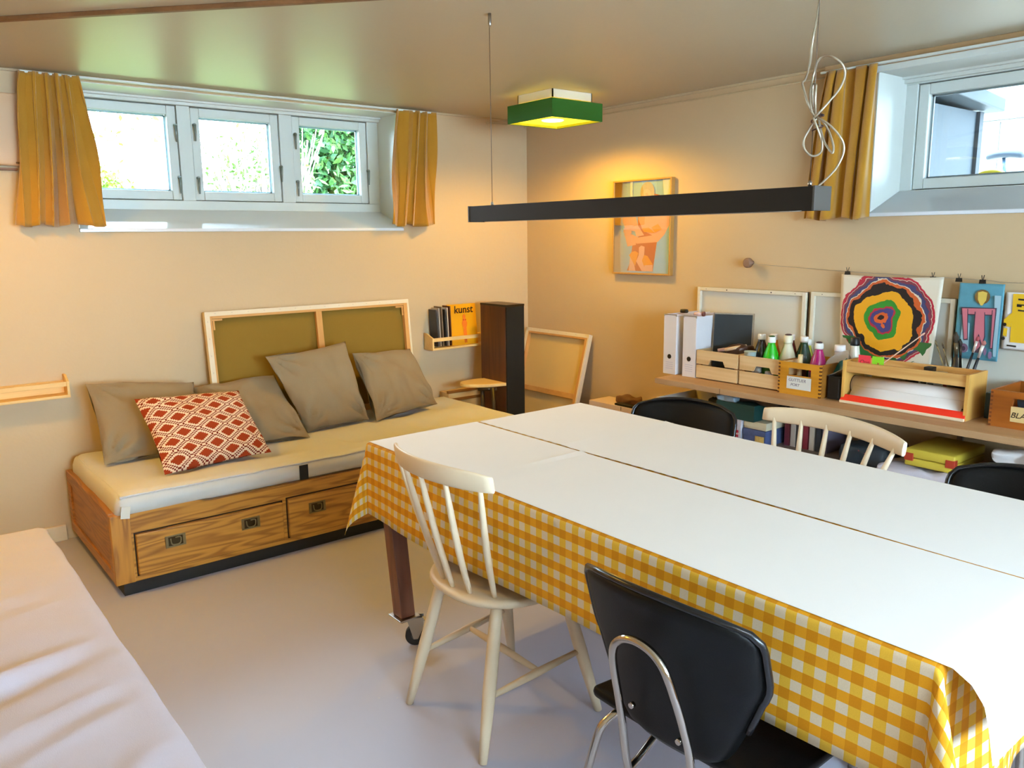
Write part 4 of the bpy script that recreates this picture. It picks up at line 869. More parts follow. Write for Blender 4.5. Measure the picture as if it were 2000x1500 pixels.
# ring binders
for y0, y1, lab in ((-1.597, -1.512, 'white ring binder standing at the left end of the long shelf'), (-1.728, -1.643, 'white ring binder second from the left, touching the first pine crate')):
    t = thing('ring_binder', lab, 'binder', (-.16, (y0+y1)/2, BZ), 'white ring binders')
    bobj('cover', [(-.312, -.308, y0, y1, BZ, BZ+.32), (-.308, -.03, y0, y0+.003, BZ, BZ+.32), (-.308, -.03, y1-.003, y1, BZ, BZ+.32)], M('binder_white', '#e4e0e2', .45), t, bev=.001)
    bobj('contents', (-.300, -.05, y0+.012, y1-.03, BZ+.01, BZ+.305), M('binder_tan', '#c09a6a', .7), t)
    bobj('metal_edge', [(-.314, -.306, y0, y0+.004, BZ+.31, BZ+.322), (-.314, -.306, y1-.004, y1, BZ+.31, BZ+.322), (-.313, -.31, y0, y1, BZ+.317, BZ+.322)], STEEL, t, bev=.001)
    bm = bm_(); yc = (y0+y1)/2; tube(bm, [(-.314, yc, BZ+.095), (-.3115, yc, BZ+.095)], .0125, 18); obj('finger_hole', bm, DARKPL, t)
    bm = bm_()
    for k in range(4): box(bm, -.3126, -.312, y0+.018, y1-.018, BZ+.03+.011*k, BZ+.0315+.011*k)
    obj('spine_lines', bm, M('line_blue', '#a9aecb', .6), t)
bm = bm_(); lathe(bm, [(.0, .0), (.022, 0), (.026, .008), (.022, .018), (.0, .020)], (-.2, -1.555, BZ+.322), 16, sx=.7); obj('black_disc', bm, DARKPL, None, 'small black disc lying on top of the left ring binder', 'lid')
bm = bm_(); tube(bm, [(-.295, -1.70, BZ+.332), (-.285, -1.745, BZ+.334)], [.008, .010], 10); tube(bm, [(-.285, -1.745, BZ+.334), (-.283, -1.755, BZ+.334)], .013, 10, mi=1)
obj('pink_pen', bm, [M('pen_pink', '#e8c8c4', .4), M('pen_brown', '#7a4038', .4)], None, 'short pale pink pen lying across the top of the right ring binder', 'pen')
# pine crates
def pine_crate(label, y0, y1, x0=-.315, x1=-.045, h=.150):
    t = thing('pine_crate', label, 'crate', ((x0+x1)/2, (y0+y1)/2, BZ), 'pine storage crates')
    k = .009; mid = BZ+h*.50
    for fx0, fx1, nm in ((x0, x0+k, 'front_board'), (x1-k, x1, 'back_board')):
        bm = bm_(); yc = (y0+y1)/2; a = .052
        prism(bm, [(y0, mid+.003), (yc-a, mid+.003), (yc-a+.014, mid+.030), (yc+a-.014, mid+.030), (yc+a, mid+.003), (y1, mid+.003), (y1, BZ+h), (y0, BZ+h)], lambda u, v, s: (s, u, v), fx0, fx1); obj(nm, bm, PINE, t, bev=.001)
        bobj(nm, (fx0, fx1, y0, y1, BZ+.006, mid-.003), PINE, t, bev=.001)
    for ya, yb in ((y0, y0+k), (y1-k, y1)):
        bobj('side_board', [(x0+k, x1-k, ya, yb, BZ+.006, mid-.003), (x0+k, x1-k, ya, yb, mid+.003, BZ+h)], PINEX, t, bev=.001)
    bm = bm_()
    for x in (x0+k, x1-k-.014):
        for y in (y0+k, y1-k-.014): box(bm, x, x+.014, y, y+.014, BZ, BZ+h-.01)
    obj('corner_post', bm, wood('post_brown', '#8a5426', '#b47c42', 'Z', 1, 12, .6, .3), t)
    bobj('crate_base', (x0+k, x1-k, y0+k, y1-k, BZ+.004, BZ+.012), PINE, t, bev=0)
pine_crate('pine crate right of the ring binders, with a black-painted canvas standing in it', -1.990, -1.737)
pine_crate('pine crate full of paint bottles, left of the finger-jointed box', -2.262, -2.002)
# black painted canvas in crate 1
mtx = Matrix.Translation((-.2, -1.650, BZ+.10)) @ Matrix.Rotation(-.14, 4, 'Z') @ Matrix.Rotation(.05, 4, 'Y')
t = thing('small_canvas', 'small black-painted canvas standing in the left pine crate', 'canvas', (-.2, -1.75, BZ+.10))
bm = bm_()
def pl(bm, m_, x0, x1, y0, y1, z0, z1):
    for v in box(bm, x0, x1, y0, y1, z0, z1): v.co = m_ @ v.co
CC = Matrix.Translation((-.085, -1.756, BZ+.016)) @ Matrix.Rotation(-.16, 4, 'Z') @ Matrix.Rotation(-.10, 4, 'Y')
CC = Matrix.Translation((-.21, -1.752, BZ+.016)) @ Matrix.Rotation(.45, 4, 'Z') @ Matrix.Rotation(.10, 4, 'Y')
pl(bm, CC, 0, .016, -.205, 0, 0, .32); obj('canvas_block', bm, M('canvas_edge', '#a89880', .8, var=.3, vs_=70), t, bev=.002)
bm = bm_(); pl(bm, CC, -.001, .0, -.197, -.004, .004, .312); obj('painted_face', bm, M('slate_paint', '#2b3438', .55, var=.2, vs_=10), t)
# things in crate 1: brown leather roll, tubes
rnd = random.Random(7)
bm = bm_()
def crump(p): return Vector(p)+Vector((noise.noise(p*22), noise.noise(p*25+Vector((5, 0, 0))), noise.noise(p*21+Vector((0, 7, 0)))))*.016
rbox(bm, -.26, -.13, -1.965, -1.86, BZ+.10, BZ+.178, .02, (6, 6, 4), crump); obj('leather_pouch', bm, M('pouch_brown', '#4a3028', .5, var=.4, vs_=40), None, 'crumpled dark brown pouch in the left pine crate', 'pouch')
for k, (y, c, lab) in enumerate(((-1.90, '#b08a80', 'dusty pink paint tube lying across the left pine crate'), (-1.93, '#d8b890', 'cream paint tube lying across the left pine crate'))):
    bm = bm_(); tube(bm, [(-.29+.02*k, y+.05, BZ+.155+.004*k), (-.25, y, BZ+.165+.008*k), (-.20, y-.028, BZ+.178+.006*k)], [.009, .010, .005], 10); obj('paint_tube', bm, M('tube%d' % k, c, .4), None, lab, 'paint tube')
# bottles
def bottle(label, x, y, z, col, h=.17, r=.032, cap='#eceae4', capr=.017, caph=.026, liquid=None, sq=1, lab2=None, tilt=0, metal=0, dark_top=None):
    t = thing('paint_bottle', label, 'bottle', (x, y, z), 'paint bottles on the long shelf')
    r *= 1.13
    m = M('pb_'+col, col, .25, coat=.4)
    bm = bm_(); b = h-caph
    lathe(bm, [(r*.9, 0), (r, .006), (r, b*.52), (r*.97, b*.60), (r*.78, b*.76), (capr*1.05, b*.95), (capr, b)], (x, y, z), 24, sx=1, sy=sq); obj('bottle_body', bm, m, t)
    bm = bm_(); lathe(bm, [(capr*1.12, b-.002), (capr*1.16, b+caph*.2), (capr*1.1, h-.002), (capr*.9, h), (0.001, h)], (x, y, z), 20); c_ = obj('cap', bm, M('cap_'+cap, cap, .4), t)
    if dark_top:
        bm = bm_(); lathe(bm, [(capr*.8, h), (capr*.9, h+.003), (capr*.5, h+.006), (0.001, h+.006)], (x, y, z), 14); obj('cap_paint', bm, M('cp_'+dark_top, dark_top, .5), c_)
    if lab2:
        bm = bm_(); n = 10; R = r*1.012
        A = [(x-R*math.cos(a), y-R*sq*math.sin(a)) for a in [-1.0+2.0*i/n for i in range(n+1)]]
        V0 = [bm.verts.new((p, q, z+b*.10)) for p, q in A]; V1 = [bm.verts.new((p, q, z+b*.46)) for p, q in A]
        for i in range(n): bm.faces.new((V0[i], V0[i+1], V1[i+1], V1[i]))
        obj('bottle_label', bm, M('bl_'+lab2, lab2, .5), t, solid=.0006)
    return t
z = BZ+.014
bottle('black paint bottle with a white cap, leftmost in the bottle crate', -.20, -2.045, z, '#14161c', .236, .035, lab2='#b8a4c8')
bottle('bright green paint bottle at the front of the bottle crate', -.24, -2.128, z, '#1fb41a', .232, .036, dark_top='#1c5a1c', lab2='#2a6a28')
bottle('orange paint bottle partly behind the bright green bottle', -.16, -2.088, z, '#e88a1c', .236, .033, cap='#f0e4d8')
bottle('white-capped dark red bottle behind the bright green and cream bottles', -.13, -2.162, z, '#6a1c24', .238, .033, cap='#e8dcd8')
bottle('cream paint bottle with a dark marbled cap, middle of the bottle crate', -.20, -2.192, z, '#d8cfae', .242, .037, cap='#e8ddc0', capr=.019, caph=.036, dark_top='#5a4248', lab2='#20241e')
bottle('yellow-green paint bottle mostly hidden behind the dark green bottle', -.085, -2.225, z, '#c8c850', .215, .032)
bottle('dark green paint bottle with a white cap, rightmost in the bottle crate', -.145, -2.243, z, '#1c4a34', .236, .036, lab2='#4a3030')
bottle('short dark bottle seen through the hand hole of the bottle crate', -.285, -2.085, z, '#3a3028', .085, .022, cap='#8a8078')
bottle('small green pot behind the hand hole of the bottle crate', -.285, -2.150, z, '#3a9a30', .07, .022, cap='#a8a098')
bm = bm_(); lathe(bm, [(.026, 0), (.029, .05), (.030, .05), (.0285, .052), (.024, .012), (.001, .012)], (-.285, -2.045+.005, z+.105), 20); obj('plastic_cup', bm, M('cup_pale', '#c8dcdc', .35), None, 'small pale blue cup among the bottles, in front of the black one', 'cup')
# finger-jointed boxes
def joint_box(label, y0, y1, x0, x1, h, mat, matx, lab, matlab, ndark='#5a2c0c', slot=True, inside=None):
    t = thing('jointed_box', label, 'box', ((x0+x1)/2, (y0+y1)/2, BZ)); k = .009; yc = (y0+y1)/2
    def front(xa, xb):
        a = .058; s0, s1 = BZ+h*.60, BZ+h*.82
        bm = bm_(); box(bm, xa, xb, y0, y1, BZ, s0); box(bm, xa, xb, y0, y1, s1, BZ+h); box(bm, xa, xb, y0, yc-a, s0, s1); box(bm, xa, xb, yc+a, y1, s0, s1); return bm
    obj('front_board', front(x0, x0+k), mat, t); obj('back_board', front(x1-k, x1), mat, t)
    bobj('side_board', (x0+k, x1-k, y0, y0+k, BZ, BZ+h), matx, t, bev=.0005); bobj('side_board', (x0+k, x1-k, y1-k, y1, BZ, BZ+h), matx, t, bev=.0005)
    bobj('box_base', (x0+k, x1-k, y0+k, y1-k, BZ+.003, BZ+.010), matx, t, bev=0)
    bm = bm_(); n = 9
    for ya, yb in ((y0-.0004, y0+k), (y1-k, y1+.0004)):
        for i in range(n): box(bm, x0-.0006, x0+k, ya, yb, BZ+h*(i+.1)/n, BZ+h*(i+.55)/n)
    obj('finger_joints', bm, M('endgrain'+ndark, ndark, .7), t)
    bobj('paper_label', (x0-.0012, x0-.0004, yc-.062, yc+.062, BZ+.028, BZ+.086), M(matlab, matlab, .7), t, bev=0)
    return t
JB = wood('varnished_beech', '#a86a14', '#d8982c', 'Y', 1, 20, .3, .35, .3); JBX = wood('varnished_beech_x', '#6a3a14', '#a8702c', 'X', 1, 20, .35, .35)
t = joint_box('honey-coloured finger-jointed box with a white label and a magenta bottle in it', -2.452, -2.236, -.338, -.06, .152, JB, JBX, None, '#dcdcd4')
text('label_writing', 'GUTTUER', .020, M('ink_grey', '#7a7080', .7), t, (-.3395, -2.335, BZ+.064), FY, shear=.2); text('label_writing', 'PORT', .018, M('ink_grey', '#7a7080', .7), t, (-.3395, -2.325, BZ+.042), FY, shear=.2)
bottle('magenta paint bottle standing in the honey-coloured box', -.23, -2.372, BZ+.012, '#a81464', .226, .035, dark_top='#3a2030', lab2='#6a4a8a')
bottle('white bottle with a wide white cap behind the tilted tray', -.14, -2.425, BZ+.012, '#cfc4c0', .215, .033, cap='#eee6e2', capr=.022, caph=.03)
bottle('cream bottle with a square black cap behind the tilted tray', -.10, -2.475, BZ, '#e4dcc8', .262, .030, cap='#141416', capr=.019, caph=.035)
bm = bm_(); tube(bm, [(-.27, -2.30, BZ+.012), (-.27, -2.305, BZ+.18)], .011, 12); obj('wooden_stick', bm, M('stick_cream', '#d8c294', .6), None, 'pale round stick standing in the honey-coloured box', 'stick')
# tilted paint tray
t = thing('paint_tray', 'tilted white tray with dried teal paint between two wooden boxes', 'tray', (-.24, -2.49, BZ+.12))
TM = Matrix.Translation((-.24, -2.476, BZ+.150)) @ Matrix.Rotation(-.5, 4, 'X') @ Matrix.Rotation(-.75, 4, 'Y')
bm = bm_(); n = 20
rr = [[bm.verts.new(TM @ Vector((.060*s*math.copysign(abs(math.cos(2*PI*i/n))**.5, math.cos(2*PI*i/n)), .062*s*math.copysign(abs(math.sin(2*PI*i/n))**.5, math.sin(2*PI*i/n)), zz))) for i in range(n)] for s, zz in ((.72, -.03), (.80, -.028), (1.0, .012), (1.03, .012), (.95, .010), (.74, -.024), (.5, -.025), (.02, -.025))]
for A, B in zip(rr, rr[1:]):
    for i in range(n): f = bm.faces.new((A[i], A[(i+1) % n], B[(i+1) % n], B[i])); f.smooth = True
bm.faces.new(rr[0][::-1]); bm.faces.new(rr[-1]); obj('tray_shell', bm, M('tray_white', '#cfd0cc', .4), t)
bm = bm_(); n = 26; L = [bm.verts.new(TM @ Vector((.044*(1+.18*math.sin(i*2.3)), 0, 0)).lerp(TM @ Vector((0, 0, 0)), 0)) for i in range(0)]
V = [bm.verts.new(TM @ Vector((.046*(1+.16*math.sin(i*2.7))*math.cos(2*PI*i/n), .048*(1+.16*math.sin(i*2.7))*math.sin(2*PI*i/n), -.021))) for i in range(n)]; bm.faces.new(V)
obj('teal_paint', bm, M('teal', '#0f6a70', .35), t, solid=.002)
t = thing('black_box', 'dark blue-black box between the honey-coloured box and the roll holder', 'box', (-.16, -2.495, BZ))
bobj('box_body', (-.30, -.12, -2.528, -2.465, BZ, BZ+.105), M('blueblack', '#10151c', .5), t); bobj('box_edge', (-.302, -.298, -2.522, -2.518, BZ+.01, BZ+.095), M('edge_blue', '#3c4c5c', .4), t, bev=0)
# ---- paper roll holder
HP = wood('holder_pine', '#c08a44', '#e6bd7c', 'Y', 1.2, 26, .4, .5, .1); HX = wood('holder_pine_side', '#c08a44', '#e2b25c', 'Z', 1.2, 16, .4, .35, .1)
t = thing('roll_holder', 'wooden paper roll holder with a red cutting edge on the long shelf', 'roll holder', (-.22, -2.8, BZ))
hy0, hy1, hx0, hx1 = -3.068, -2.542, -.322, -.15
for a, b in ((hy0, hy0+.014), (hy1-.014, hy1)): bobj('side_panel', (hx0, hx1, a, b, BZ, BZ+.186), HX, t, bev=.002)
bobj('front_rail', (hx0+.010, hx0+.022, hy0+.014, hy1-.014, BZ+.135, BZ+.182), HP, t, bev=.001)
bobj('tray_board', [(hx0+.022, hx1-.010, hy0+.014, hy1-.014, BZ+.150, BZ+.156), (hx1-.010, hx1, hy0+.014, hy1-.014, BZ+.14, BZ+.184)], HP, t, bev=.001)
bobj('base_board', (hx0+.002, hx1-.03, hy0+.014, hy1-.014, BZ+.002, BZ+.014), HP, t, bev=.001)
bm = bm_(); prism(bm, [(hx0-.012, BZ+.004), (hx0-.012, BZ+.010), (hx0+.012, BZ+.036), (hx0+.012, BZ+.004)], lambda u, v, s: (u, s, v), hy0+.004, hy1-.002); obj('cutting_bar', bm, M('cutter_red', '#e8301c', .35), t, label='bright red cutting bar', bev=.001)
bobj('bar_foot', (hx0-.016, hx0-.004, hy0+.002, hy1-.002, BZ, BZ+.012), M('foot_cream', '#e8d4b4', .5), t, bev=.003)
bm = bm_(); tube(bm, [(-.235, hy0+.016, BZ+.072), (-.235, hy1-.018, BZ+.072)], .040, 36); pr = obj('paper_roll', bm, M('roll_paper', '#ece4dc', .7), None, 'wide white paper roll inside the wooden roll holder', 'paper roll')
bm = bm_(); tube(bm, [(-.235, hy1-.018, BZ+.072), (-.235, hy1-.015, BZ+.072)], .041, 36); tube(bm, [(-.235, hy1-.0185, BZ+.072), (-.235, hy1-.0142, BZ+.072)], .02, 20); obj('roll_end', bm, M('roll_dark', '#4a3020', .6), pr)
bm = bm_()
grid(bm, 3, 10, lambda u, v: Vector((-.275-.004*math.sin(v*3)-.030*v*v, hy0+.03+(hy1-hy0-.06)*u, BZ+.072-.040*v)), None); obj('paper_end', bm, M('roll_paper', '#ece4dc', .7), pr, solid=.0006)
for a, b, c, nm, tx in ((-2.655, -2.600, '#e83a48', 'pink sticky note leaning at the left end of the roll holder', 'One'), (-2.713, -2.662, '#8cd824', 'green sticky note beside the pink one on the roll holder', 'x')):
    t2 = thing('sticky_note', nm, 'note', (-.30, (a+b)/2, BZ+.156), 'sticky notes on the roll holder')
    bobj('note_paper', (-.298, -.297, a, b, BZ+.157, BZ+.215-(0 if 'pink' in nm else .010)), M('note'+c, c, .6), t2, bev=0); text('note_writing', tx, .024, M('note_ink'+c, '#a01428' if 'pink' in nm else '#2c7a1c', .6), t2, (-.2985, (a+b)/2, BZ+.178), FY, shear=.2)
bm = bm_(); tube(bm, [(-.21, -2.66, BZ+.168), (-.10, -2.775, BZ+.30)], [.003, .0022], 8); tube(bm, [(-.10, -2.775, BZ+.30), (-.093, -2.782, BZ+.309)], [.005, .002], 8); obj('thin_stick', bm, M('stick_pink', '#e8c0a8', .6), None, 'thin pale stick leaning across the ring painting', 'stick')
bobj('black_eraser', (-.22, -.18, -2.88, -2.845, BZ+.156, BZ+.182), DARKPL, None, bev=.002, label='small black block lying on the roll holder tray', cat='eraser')
bm = bm_(); lathe(bm, [(.028, 0), (.03, .008), (.026, .012), (.001, .012)], (-.22, -2.915, BZ+.156), 22); obj('cream_disc', bm, M('lid_cream', '#c8b890', .5), None, 'round cream lid lying on the roll holder tray', 'lid')
# behind the roll
bobj('red_box', (-.12, -.07, -2.995, -2.885, BZ, BZ+.105), M('carton_red', '#8a2c34', .5), None, bev=.002, label='dark red carton behind the right part of the paper roll', cat='box')
tt = bpy.data.objects['red_box']; text('box_writing', 'MATT', .022, M('txt_pink', '#c89088', .6), tt, (-.1208, -2.955, BZ+.078), FY)
bobj('cream_box', (-.13, -.06, -2.66, -2.58, BZ, BZ+.115), M('carton_cream', '#c8a860', .6), None, bev=.002, label='cream carton behind the left end of the paper roll', cat='box')
bm = bm_(); rbox(bm, -.13, -.07, -2.735, -2.675, BZ, BZ+.125, .012, (4, 4, 5), crump); obj('patterned_bag', bm, M('bag_olive', '#8a7a50', .7, var=.5, vs_=60), None, 'small mottled olive bag behind the paper roll', 'bag')
for i, (y, c, h_) in enumerate(((-2.76, '#1a1a1a', .12), (-2.80, '#243028', .10), (-2.83, '#3a4038', .095))):
    bm = bm_(); lathe(bm, [(.016, 0), (.018, .004), (.018, h_*.8), (.012, h_*.85), (.012, h_)], (-.11, y, BZ), 14); obj('small_jar', bm, M('jar'+c, c, .4), None, ['black jar behind the middle of the paper roll', 'dark green jar right of the black jar behind the roll', 'grey-green jar, right one of three behind the roll'][i], 'jar')
# brushes in a holder
t = thing('brush_pot', 'dark pot holding paint brushes behind the roll holder', 'pot', (-.10, -2.93, BZ))
bm = bm_(); lathe(bm, [(.038, 0), (.042, .01), (.045, .12), (.042, .12), (.038, .012), (.001, .012)], (-.105, -2.945, BZ+.0), 26, sx=.7, sy=1.1); obj('pot_body', bm, M('pot_dark', '#3a2c24', .4), t)
def brush(label, p0, p1, col, fer, tipc, r=.004, fl=.03, tl=.03, flat=1.):
    p0, p1 = Vector(p0), Vector(p1); d = (p1-p0).normalized(); t = thing('paint_brush', label, 'brush', p0, 'brushes in the pot')
    a = p1-d*(fl+tl); bm = bm_(); tube(bm, [p0, p0.lerp(a, .6), a], [r*.5, r*1.2, r*.8], 10); obj('handle', bm, M('bh'+col, col, .35), t)
    bm = bm_(); tube(bm, [a, a+d*fl], [r*.9, r*1.1], 10); obj('ferrule', bm, M('bf'+fer, fer, .3, .6), t)
    bm = bm_(); tube(bm, [a+d*fl, a+d*(fl+tl*.5), p1], [r*1.0, r*1.4*flat, r*.3], 10); obj('bristles', bm, M('bt'+tipc, tipc, .7), t)
brush('thin olive brush leaning left in the brush pot', (-.10, -2.935, BZ+.02), (-.11, -2.835, BZ+.285), '#8a7a4c', '#9a8a60', '#7a6a48', .0028)
brush('thin olive brush crossing behind the leftmost one', (-.12, -2.955, BZ+.02), (-.08, -2.850, BZ+.275), '#6a5a34', '#a09068', '#5a4a34', .0026)
brush('thick dark brush standing upright in the brush pot', (-.105, -2.94, BZ+.02), (-.10, -2.912, BZ+.325), '#2a2018', '#6a5c48', '#3a3024', .0085, .05, .045)
brush('black brush right beside the thickest one, with a dark tip', (-.09, -2.95, BZ+.02), (-.085, -2.925, BZ+.295), '#1a1614', '#4a4036', '#2a2420', .006, .04, .03)
brush('black brush with a white ferrule and pink bristles, leaning right', (-.12, -2.94, BZ+.02), (-.11, -3.005, BZ+.315), '#141418', '#e8e0dc', '#b04c54', .0055, .05, .02)
brush('rightmost black brush, with a wide white ferrule', (-.10, -2.955, BZ+.02), (-.11, -3.03, BZ+.30), '#101014', '#eeeae8', '#b0706c', .0065, .055, .02)
# dark box right of the holder
bobj('blue_tin', (-.20, -.08, -3.125, -3.085, BZ+.0, BZ+.105), M('tin_blue', '#2c4c5a', .4), None, bev=.003, label='dark blue tin between the roll holder and the brown box', cat='tin')
JR = wood('reddish_beech', '#7a3c10', '#a85e20', 'Y', 1, 20, .3, .4, .3); JRX = wood('reddish_beech_x', '#7a3c10', '#a85e20', 'X', 1, 20, .3, .4, .3)
t = joint_box('reddish brown box labelled black at the right edge of the long shelf', -3.42, -3.147, -.318, -.04, .142, JR, JRX, None, '#d8ba80', ndark='#6a3210')
text('label_writing', 'BLACK', .030, M('ink_black', '#1c1208', .5), t, (-.3198, -3.268, BZ+.044), FY, shear=.25)
bm = bm_(); rbox(bm, -.28, -.20, -3.33, -3.22, BZ+.011, BZ+.112, .015, (4, 5, 4), crump); obj('dark_cloth', bm, M('cloth_navy', '#2c3844', .7), None, 'dark cloth seen through the hand hole of the reddish brown box', 'cloth')
# white canvases standing on the long shelf against the wall
for (y0, y1, zt, x0, lab) in ((-2.172, -1.508, 1.172, -.034, 'white framed board against the wall behind the pine crates'), (-2.870, -2.196, 1.176, -.030, 'white framed board behind the ring painting'), (-3.75, -2.895, 1.16, -.026, 'white framed board behind the blue figure painting')):
    t = thing('framed_board', lab, 'panel', (x0/2, (y0+y1)/2, BZ), 'white framed boards on the long shelf')
    wm = M('panel_white', '#dcd8ca', .55)
    bobj('panel_face', (-.016, -.004, y0, y1, BZ, zt), wm, t, bev=0)
    bobj('panel_frame', [(x0, -.004, y0, y0+.020, BZ, zt), (x0, -.004, y1-.020, y1, BZ, zt), (x0, -.004, y0+.02, y1-.02, zt-.020, zt), (x0, -.004, y0+.02, y1-.02, BZ, BZ+.02)], M('panel_frame_cream', '#e4dcc6', .5), t, bev=.0015)
    bm = bm_()
    for i in range(5): y = y0+.06+(y1-y0-.12)*i/4; tube(bm, [(x0-.0015, y, zt-.010), (x0, y, zt-.010)], .0035 if i % 2 else .002, 8)
    obj('nail', bm, M('nail_dark', '#3a342c', .5), t)
# ================================================================== ON THE LOWER SHELF
def carton(name, label, x0, x1, y0, y1, z0, z1, mat, cat='box', lid=None, cats=None, bev=.002, group=None):
    t = thing(name, label, cat, ((x0+x1)/2, (y0+y1)/2, z0), group)
    bobj('box_body', (x0, x1, y0, y1, z0, z1-.012), mat, t, bev=bev); bobj('lid', (x0-.002, x1+.002, y0-.002, y1+.002, z1-.028, z1), lid or mat, t, bev=bev); return t
# open white box with cloth
t = thing('open_box', 'open white box on the lower shelf under the ring binders', 'box', (-.22, -1.70, LZ), None)
wb = M('box_greywhite', '#d8cdbe', .6)
bobj('box_side', [(-.39, -.385, -1.885, -1.535, LZ, LZ+.155), (-.06, -.055, -1.885, -1.535, LZ, LZ+.155), (-.385, -.06, -1.885, -1.88, LZ, LZ+.155), (-.385, -.06, -1.54, -1.535, LZ, LZ+.155), (-.385, -.06, -1.88, -1.54, LZ, LZ+.004)], wb, t, bev=.001)
for (x0, x1, y0, y1, z1, c, nm, lab) in ((-.30, -.14, -1.73, -1.60, .13, '#b8a848', 'cloth_bundle', 'yellow-green cloth bundle in the open white box'), (-.25, -.10, -1.86, -1.75, .165, '#3a3c38', 'cloth_bundle', 'dark cloth bundle in the open white box'), (-.37, -.31, -1.72, -1.58, .10, '#6a4a30', 'cloth_bundle', 'brown cloth bundle at the front of the open white box')):
    bm = bm_(); rbox(bm, x0, x1, y0, y1, LZ+.006, LZ+z1, .03, (5, 5, 4), crump); obj(nm, bm, M('cb'+c, c, .8, var=.2, vs_=20), None, lab, 'cloth')
bm = bm_(); tube(bm, [(-.3925, -1.80, LZ+.12), (-.39, -1.80, LZ+.12)], .006, 10); obj('snap', bm, STEEL, t)
carton('green_box', 'flat dark green box on top of the toy brick box on the lower shelf', -.37, -.06, -2.135, -1.915, .560, .640, M('box_darkgreen', '#12403c', .5))
bm = bm_(); tube(bm, [(-.374, -2.005, .575), (-.371, -2.005, .575)], .008, 14); obj('white_snap', bm, M('snapwhite', '#d8dcd8', .4), bpy.data.objects['green_box'])
bm = bm_(); rbox(bm, -.33, -.08, -2.24, -1.93, .642, .672, .012, (14, 14, 2), crump); obj('folded_plastic', bm, M('plastic_brown', '#4a3c34', .3, var=.3, vs_=30), None, 'crumpled dark plastic on the flat green box', 'bag')
bm = bm_(); rbox(bm, -.37, -.30, -2.02, -1.90, .64, .668, .011, (6, 10, 2), crump); obj('plastic_bag', bm, M('plastic_blue', '#a8c4dc', .2), None, 'small pale blue plastic bag in front of the dark plastic', 'bag')
t = carton('toy_brick_box', 'white toy brick box with a red square logo on the lower shelf', -.37, -.10, -2.063, -1.92, LZ, .560, M('box_lilac', '#c8c4cc', .5))
lg = bobj('logo', (-.3735, -.3724, -2.052, -2.024, .472, .508), M('logo_red', '#b01c34', .5), t, bev=0); text('logo_letters', 'LEGO', .0115, M('logo_white', '#f0e4d8', .5), lg, (-.3738, -2.038, .486), FY, bold=.0003)
carton('puzzle_box', 'printed blue game box right of the toy brick box', -.36, -.10, -2.195, -2.070, LZ, .522, M('box_bluegrey', '#4c5a84', .5, var=.5, vs_=30))
bm = bm_(); rbox(bm, -.363, -.36, -2.19, -2.14, LZ+.004, LZ+.05, .0012, (2, 3, 3)); obj('printed_patch', bm, M('patch_gold', '#c8a458', .6, var=.5, vs_=60), bpy.data.objects['puzzle_box'])
carton('flat_cream_box', 'flat cream box lying on the blue game box', -.355, -.10, -2.195, -2.072, .524, .562, M('box_cream2', '#cfc4a4', .6))
rnd = random.Random(11)
for i in range(7):
    y = -2.235-.033*i; c = ['#6a2c38', '#b8b0a8', '#4a4450', '#8a3040', '#c8c0b4', '#2c3440', '#70687a'][i]; hh = .17+.02*(i % 3)
    bobj('book', (-.24, -.07, y-.013, y+.013, LZ, LZ+hh), M('bk'+c, c, .5), None, bev=.001, label=['dark red book leftmost in the row at the back of the lower shelf', 'light grey book second from the left in the lower shelf row', 'dark purple book third from the left in the lower shelf row', 'red book in the middle of the lower shelf row', 'cream book right of the red middle one', 'navy book second from the right in the lower shelf row', 'grey-violet book rightmost in the lower shelf row'][i], cat='book', group='books on the lower shelf')
bm = bm_(); rbox(bm, -.36, -.12, -2.78, -2.56, LZ, LZ+.10, .03, (8, 8, 4), crump); obj('dark_bag', bm, M('bag_navy', '#1c2830', .6, var=.4, vs_=20), None, 'dark printed bag on the lower shelf behind the far white chair', 'bag')
bm = bm_(); lathe(bm, [(.001, 0), (.026, .002), (.028, .012), (.02, .02), (.001, .022)], (-.372, -2.56, LZ), 18); obj('small_ball', bm, M('ball_orange', '#b07a50', .5), None, 'small orange-brown round thing at the shelf edge behind the white chair', 'ball')
bm = bm_(); rbox(bm, -.358, -.345, -2.73, -2.66, LZ+.03, LZ+.08, .004, (3, 3, 2), crump); obj('red_badge', bm, M('badge_red', '#8a2030', .6), bpy.data.objects['dark_bag'])
bm = bm_(); rbox(bm, -.42, -.06, -3.10, -2.76, LZ, LZ+.062, .024, (24, 24, 3), lambda p: p+Vector((noise.noise(p*11), noise.noise(p*12+Vector((5, 0, 0))), noise.noise(p*16)))*.016); obj('plastic_wrap', bm, M('wrap_white', '#c4bcc4', .25, coat=.3), None, 'crumpled white plastic sheet under the yellow case', 'plastic sheet')
t = thing('yellow_case', 'flat yellow case with red corner pieces on crumpled plastic', 'case', (-.23, -2.98, LZ+.07))
cy = M('case_yellow', '#c8b03c', .5); cr_ = M('case_red', '#a8341c', .5)
bm = bm_(); rbox(bm, -.385, -.09, -3.065, -2.87, LZ+.070, LZ+.102, .008, (3, 3, 2)); obj('case_bottom', bm, cy, t)
bm = bm_(); rbox(bm, -.385, -.09, -3.065, -2.87, LZ+.104, LZ+.142, .008, (3, 3, 2)); obj('case_lid', bm, cy, t)
for a in (-2.888, -3.05): bobj('corner_piece', (-.388, -.36, a-.018, a+.018, LZ+.092, LZ+.124), cr_, t, bev=.002)
bm = bm_(); rbox(bm, -.38, -.08, -3.75, -3.14, LZ, LZ+.13, .03, (8, 14, 4), crump); obj('black_bag', bm, M('bag_black', '#141214', .6), None, 'large black bag on the lower shelf behind the right-hand black chair', 'bag')
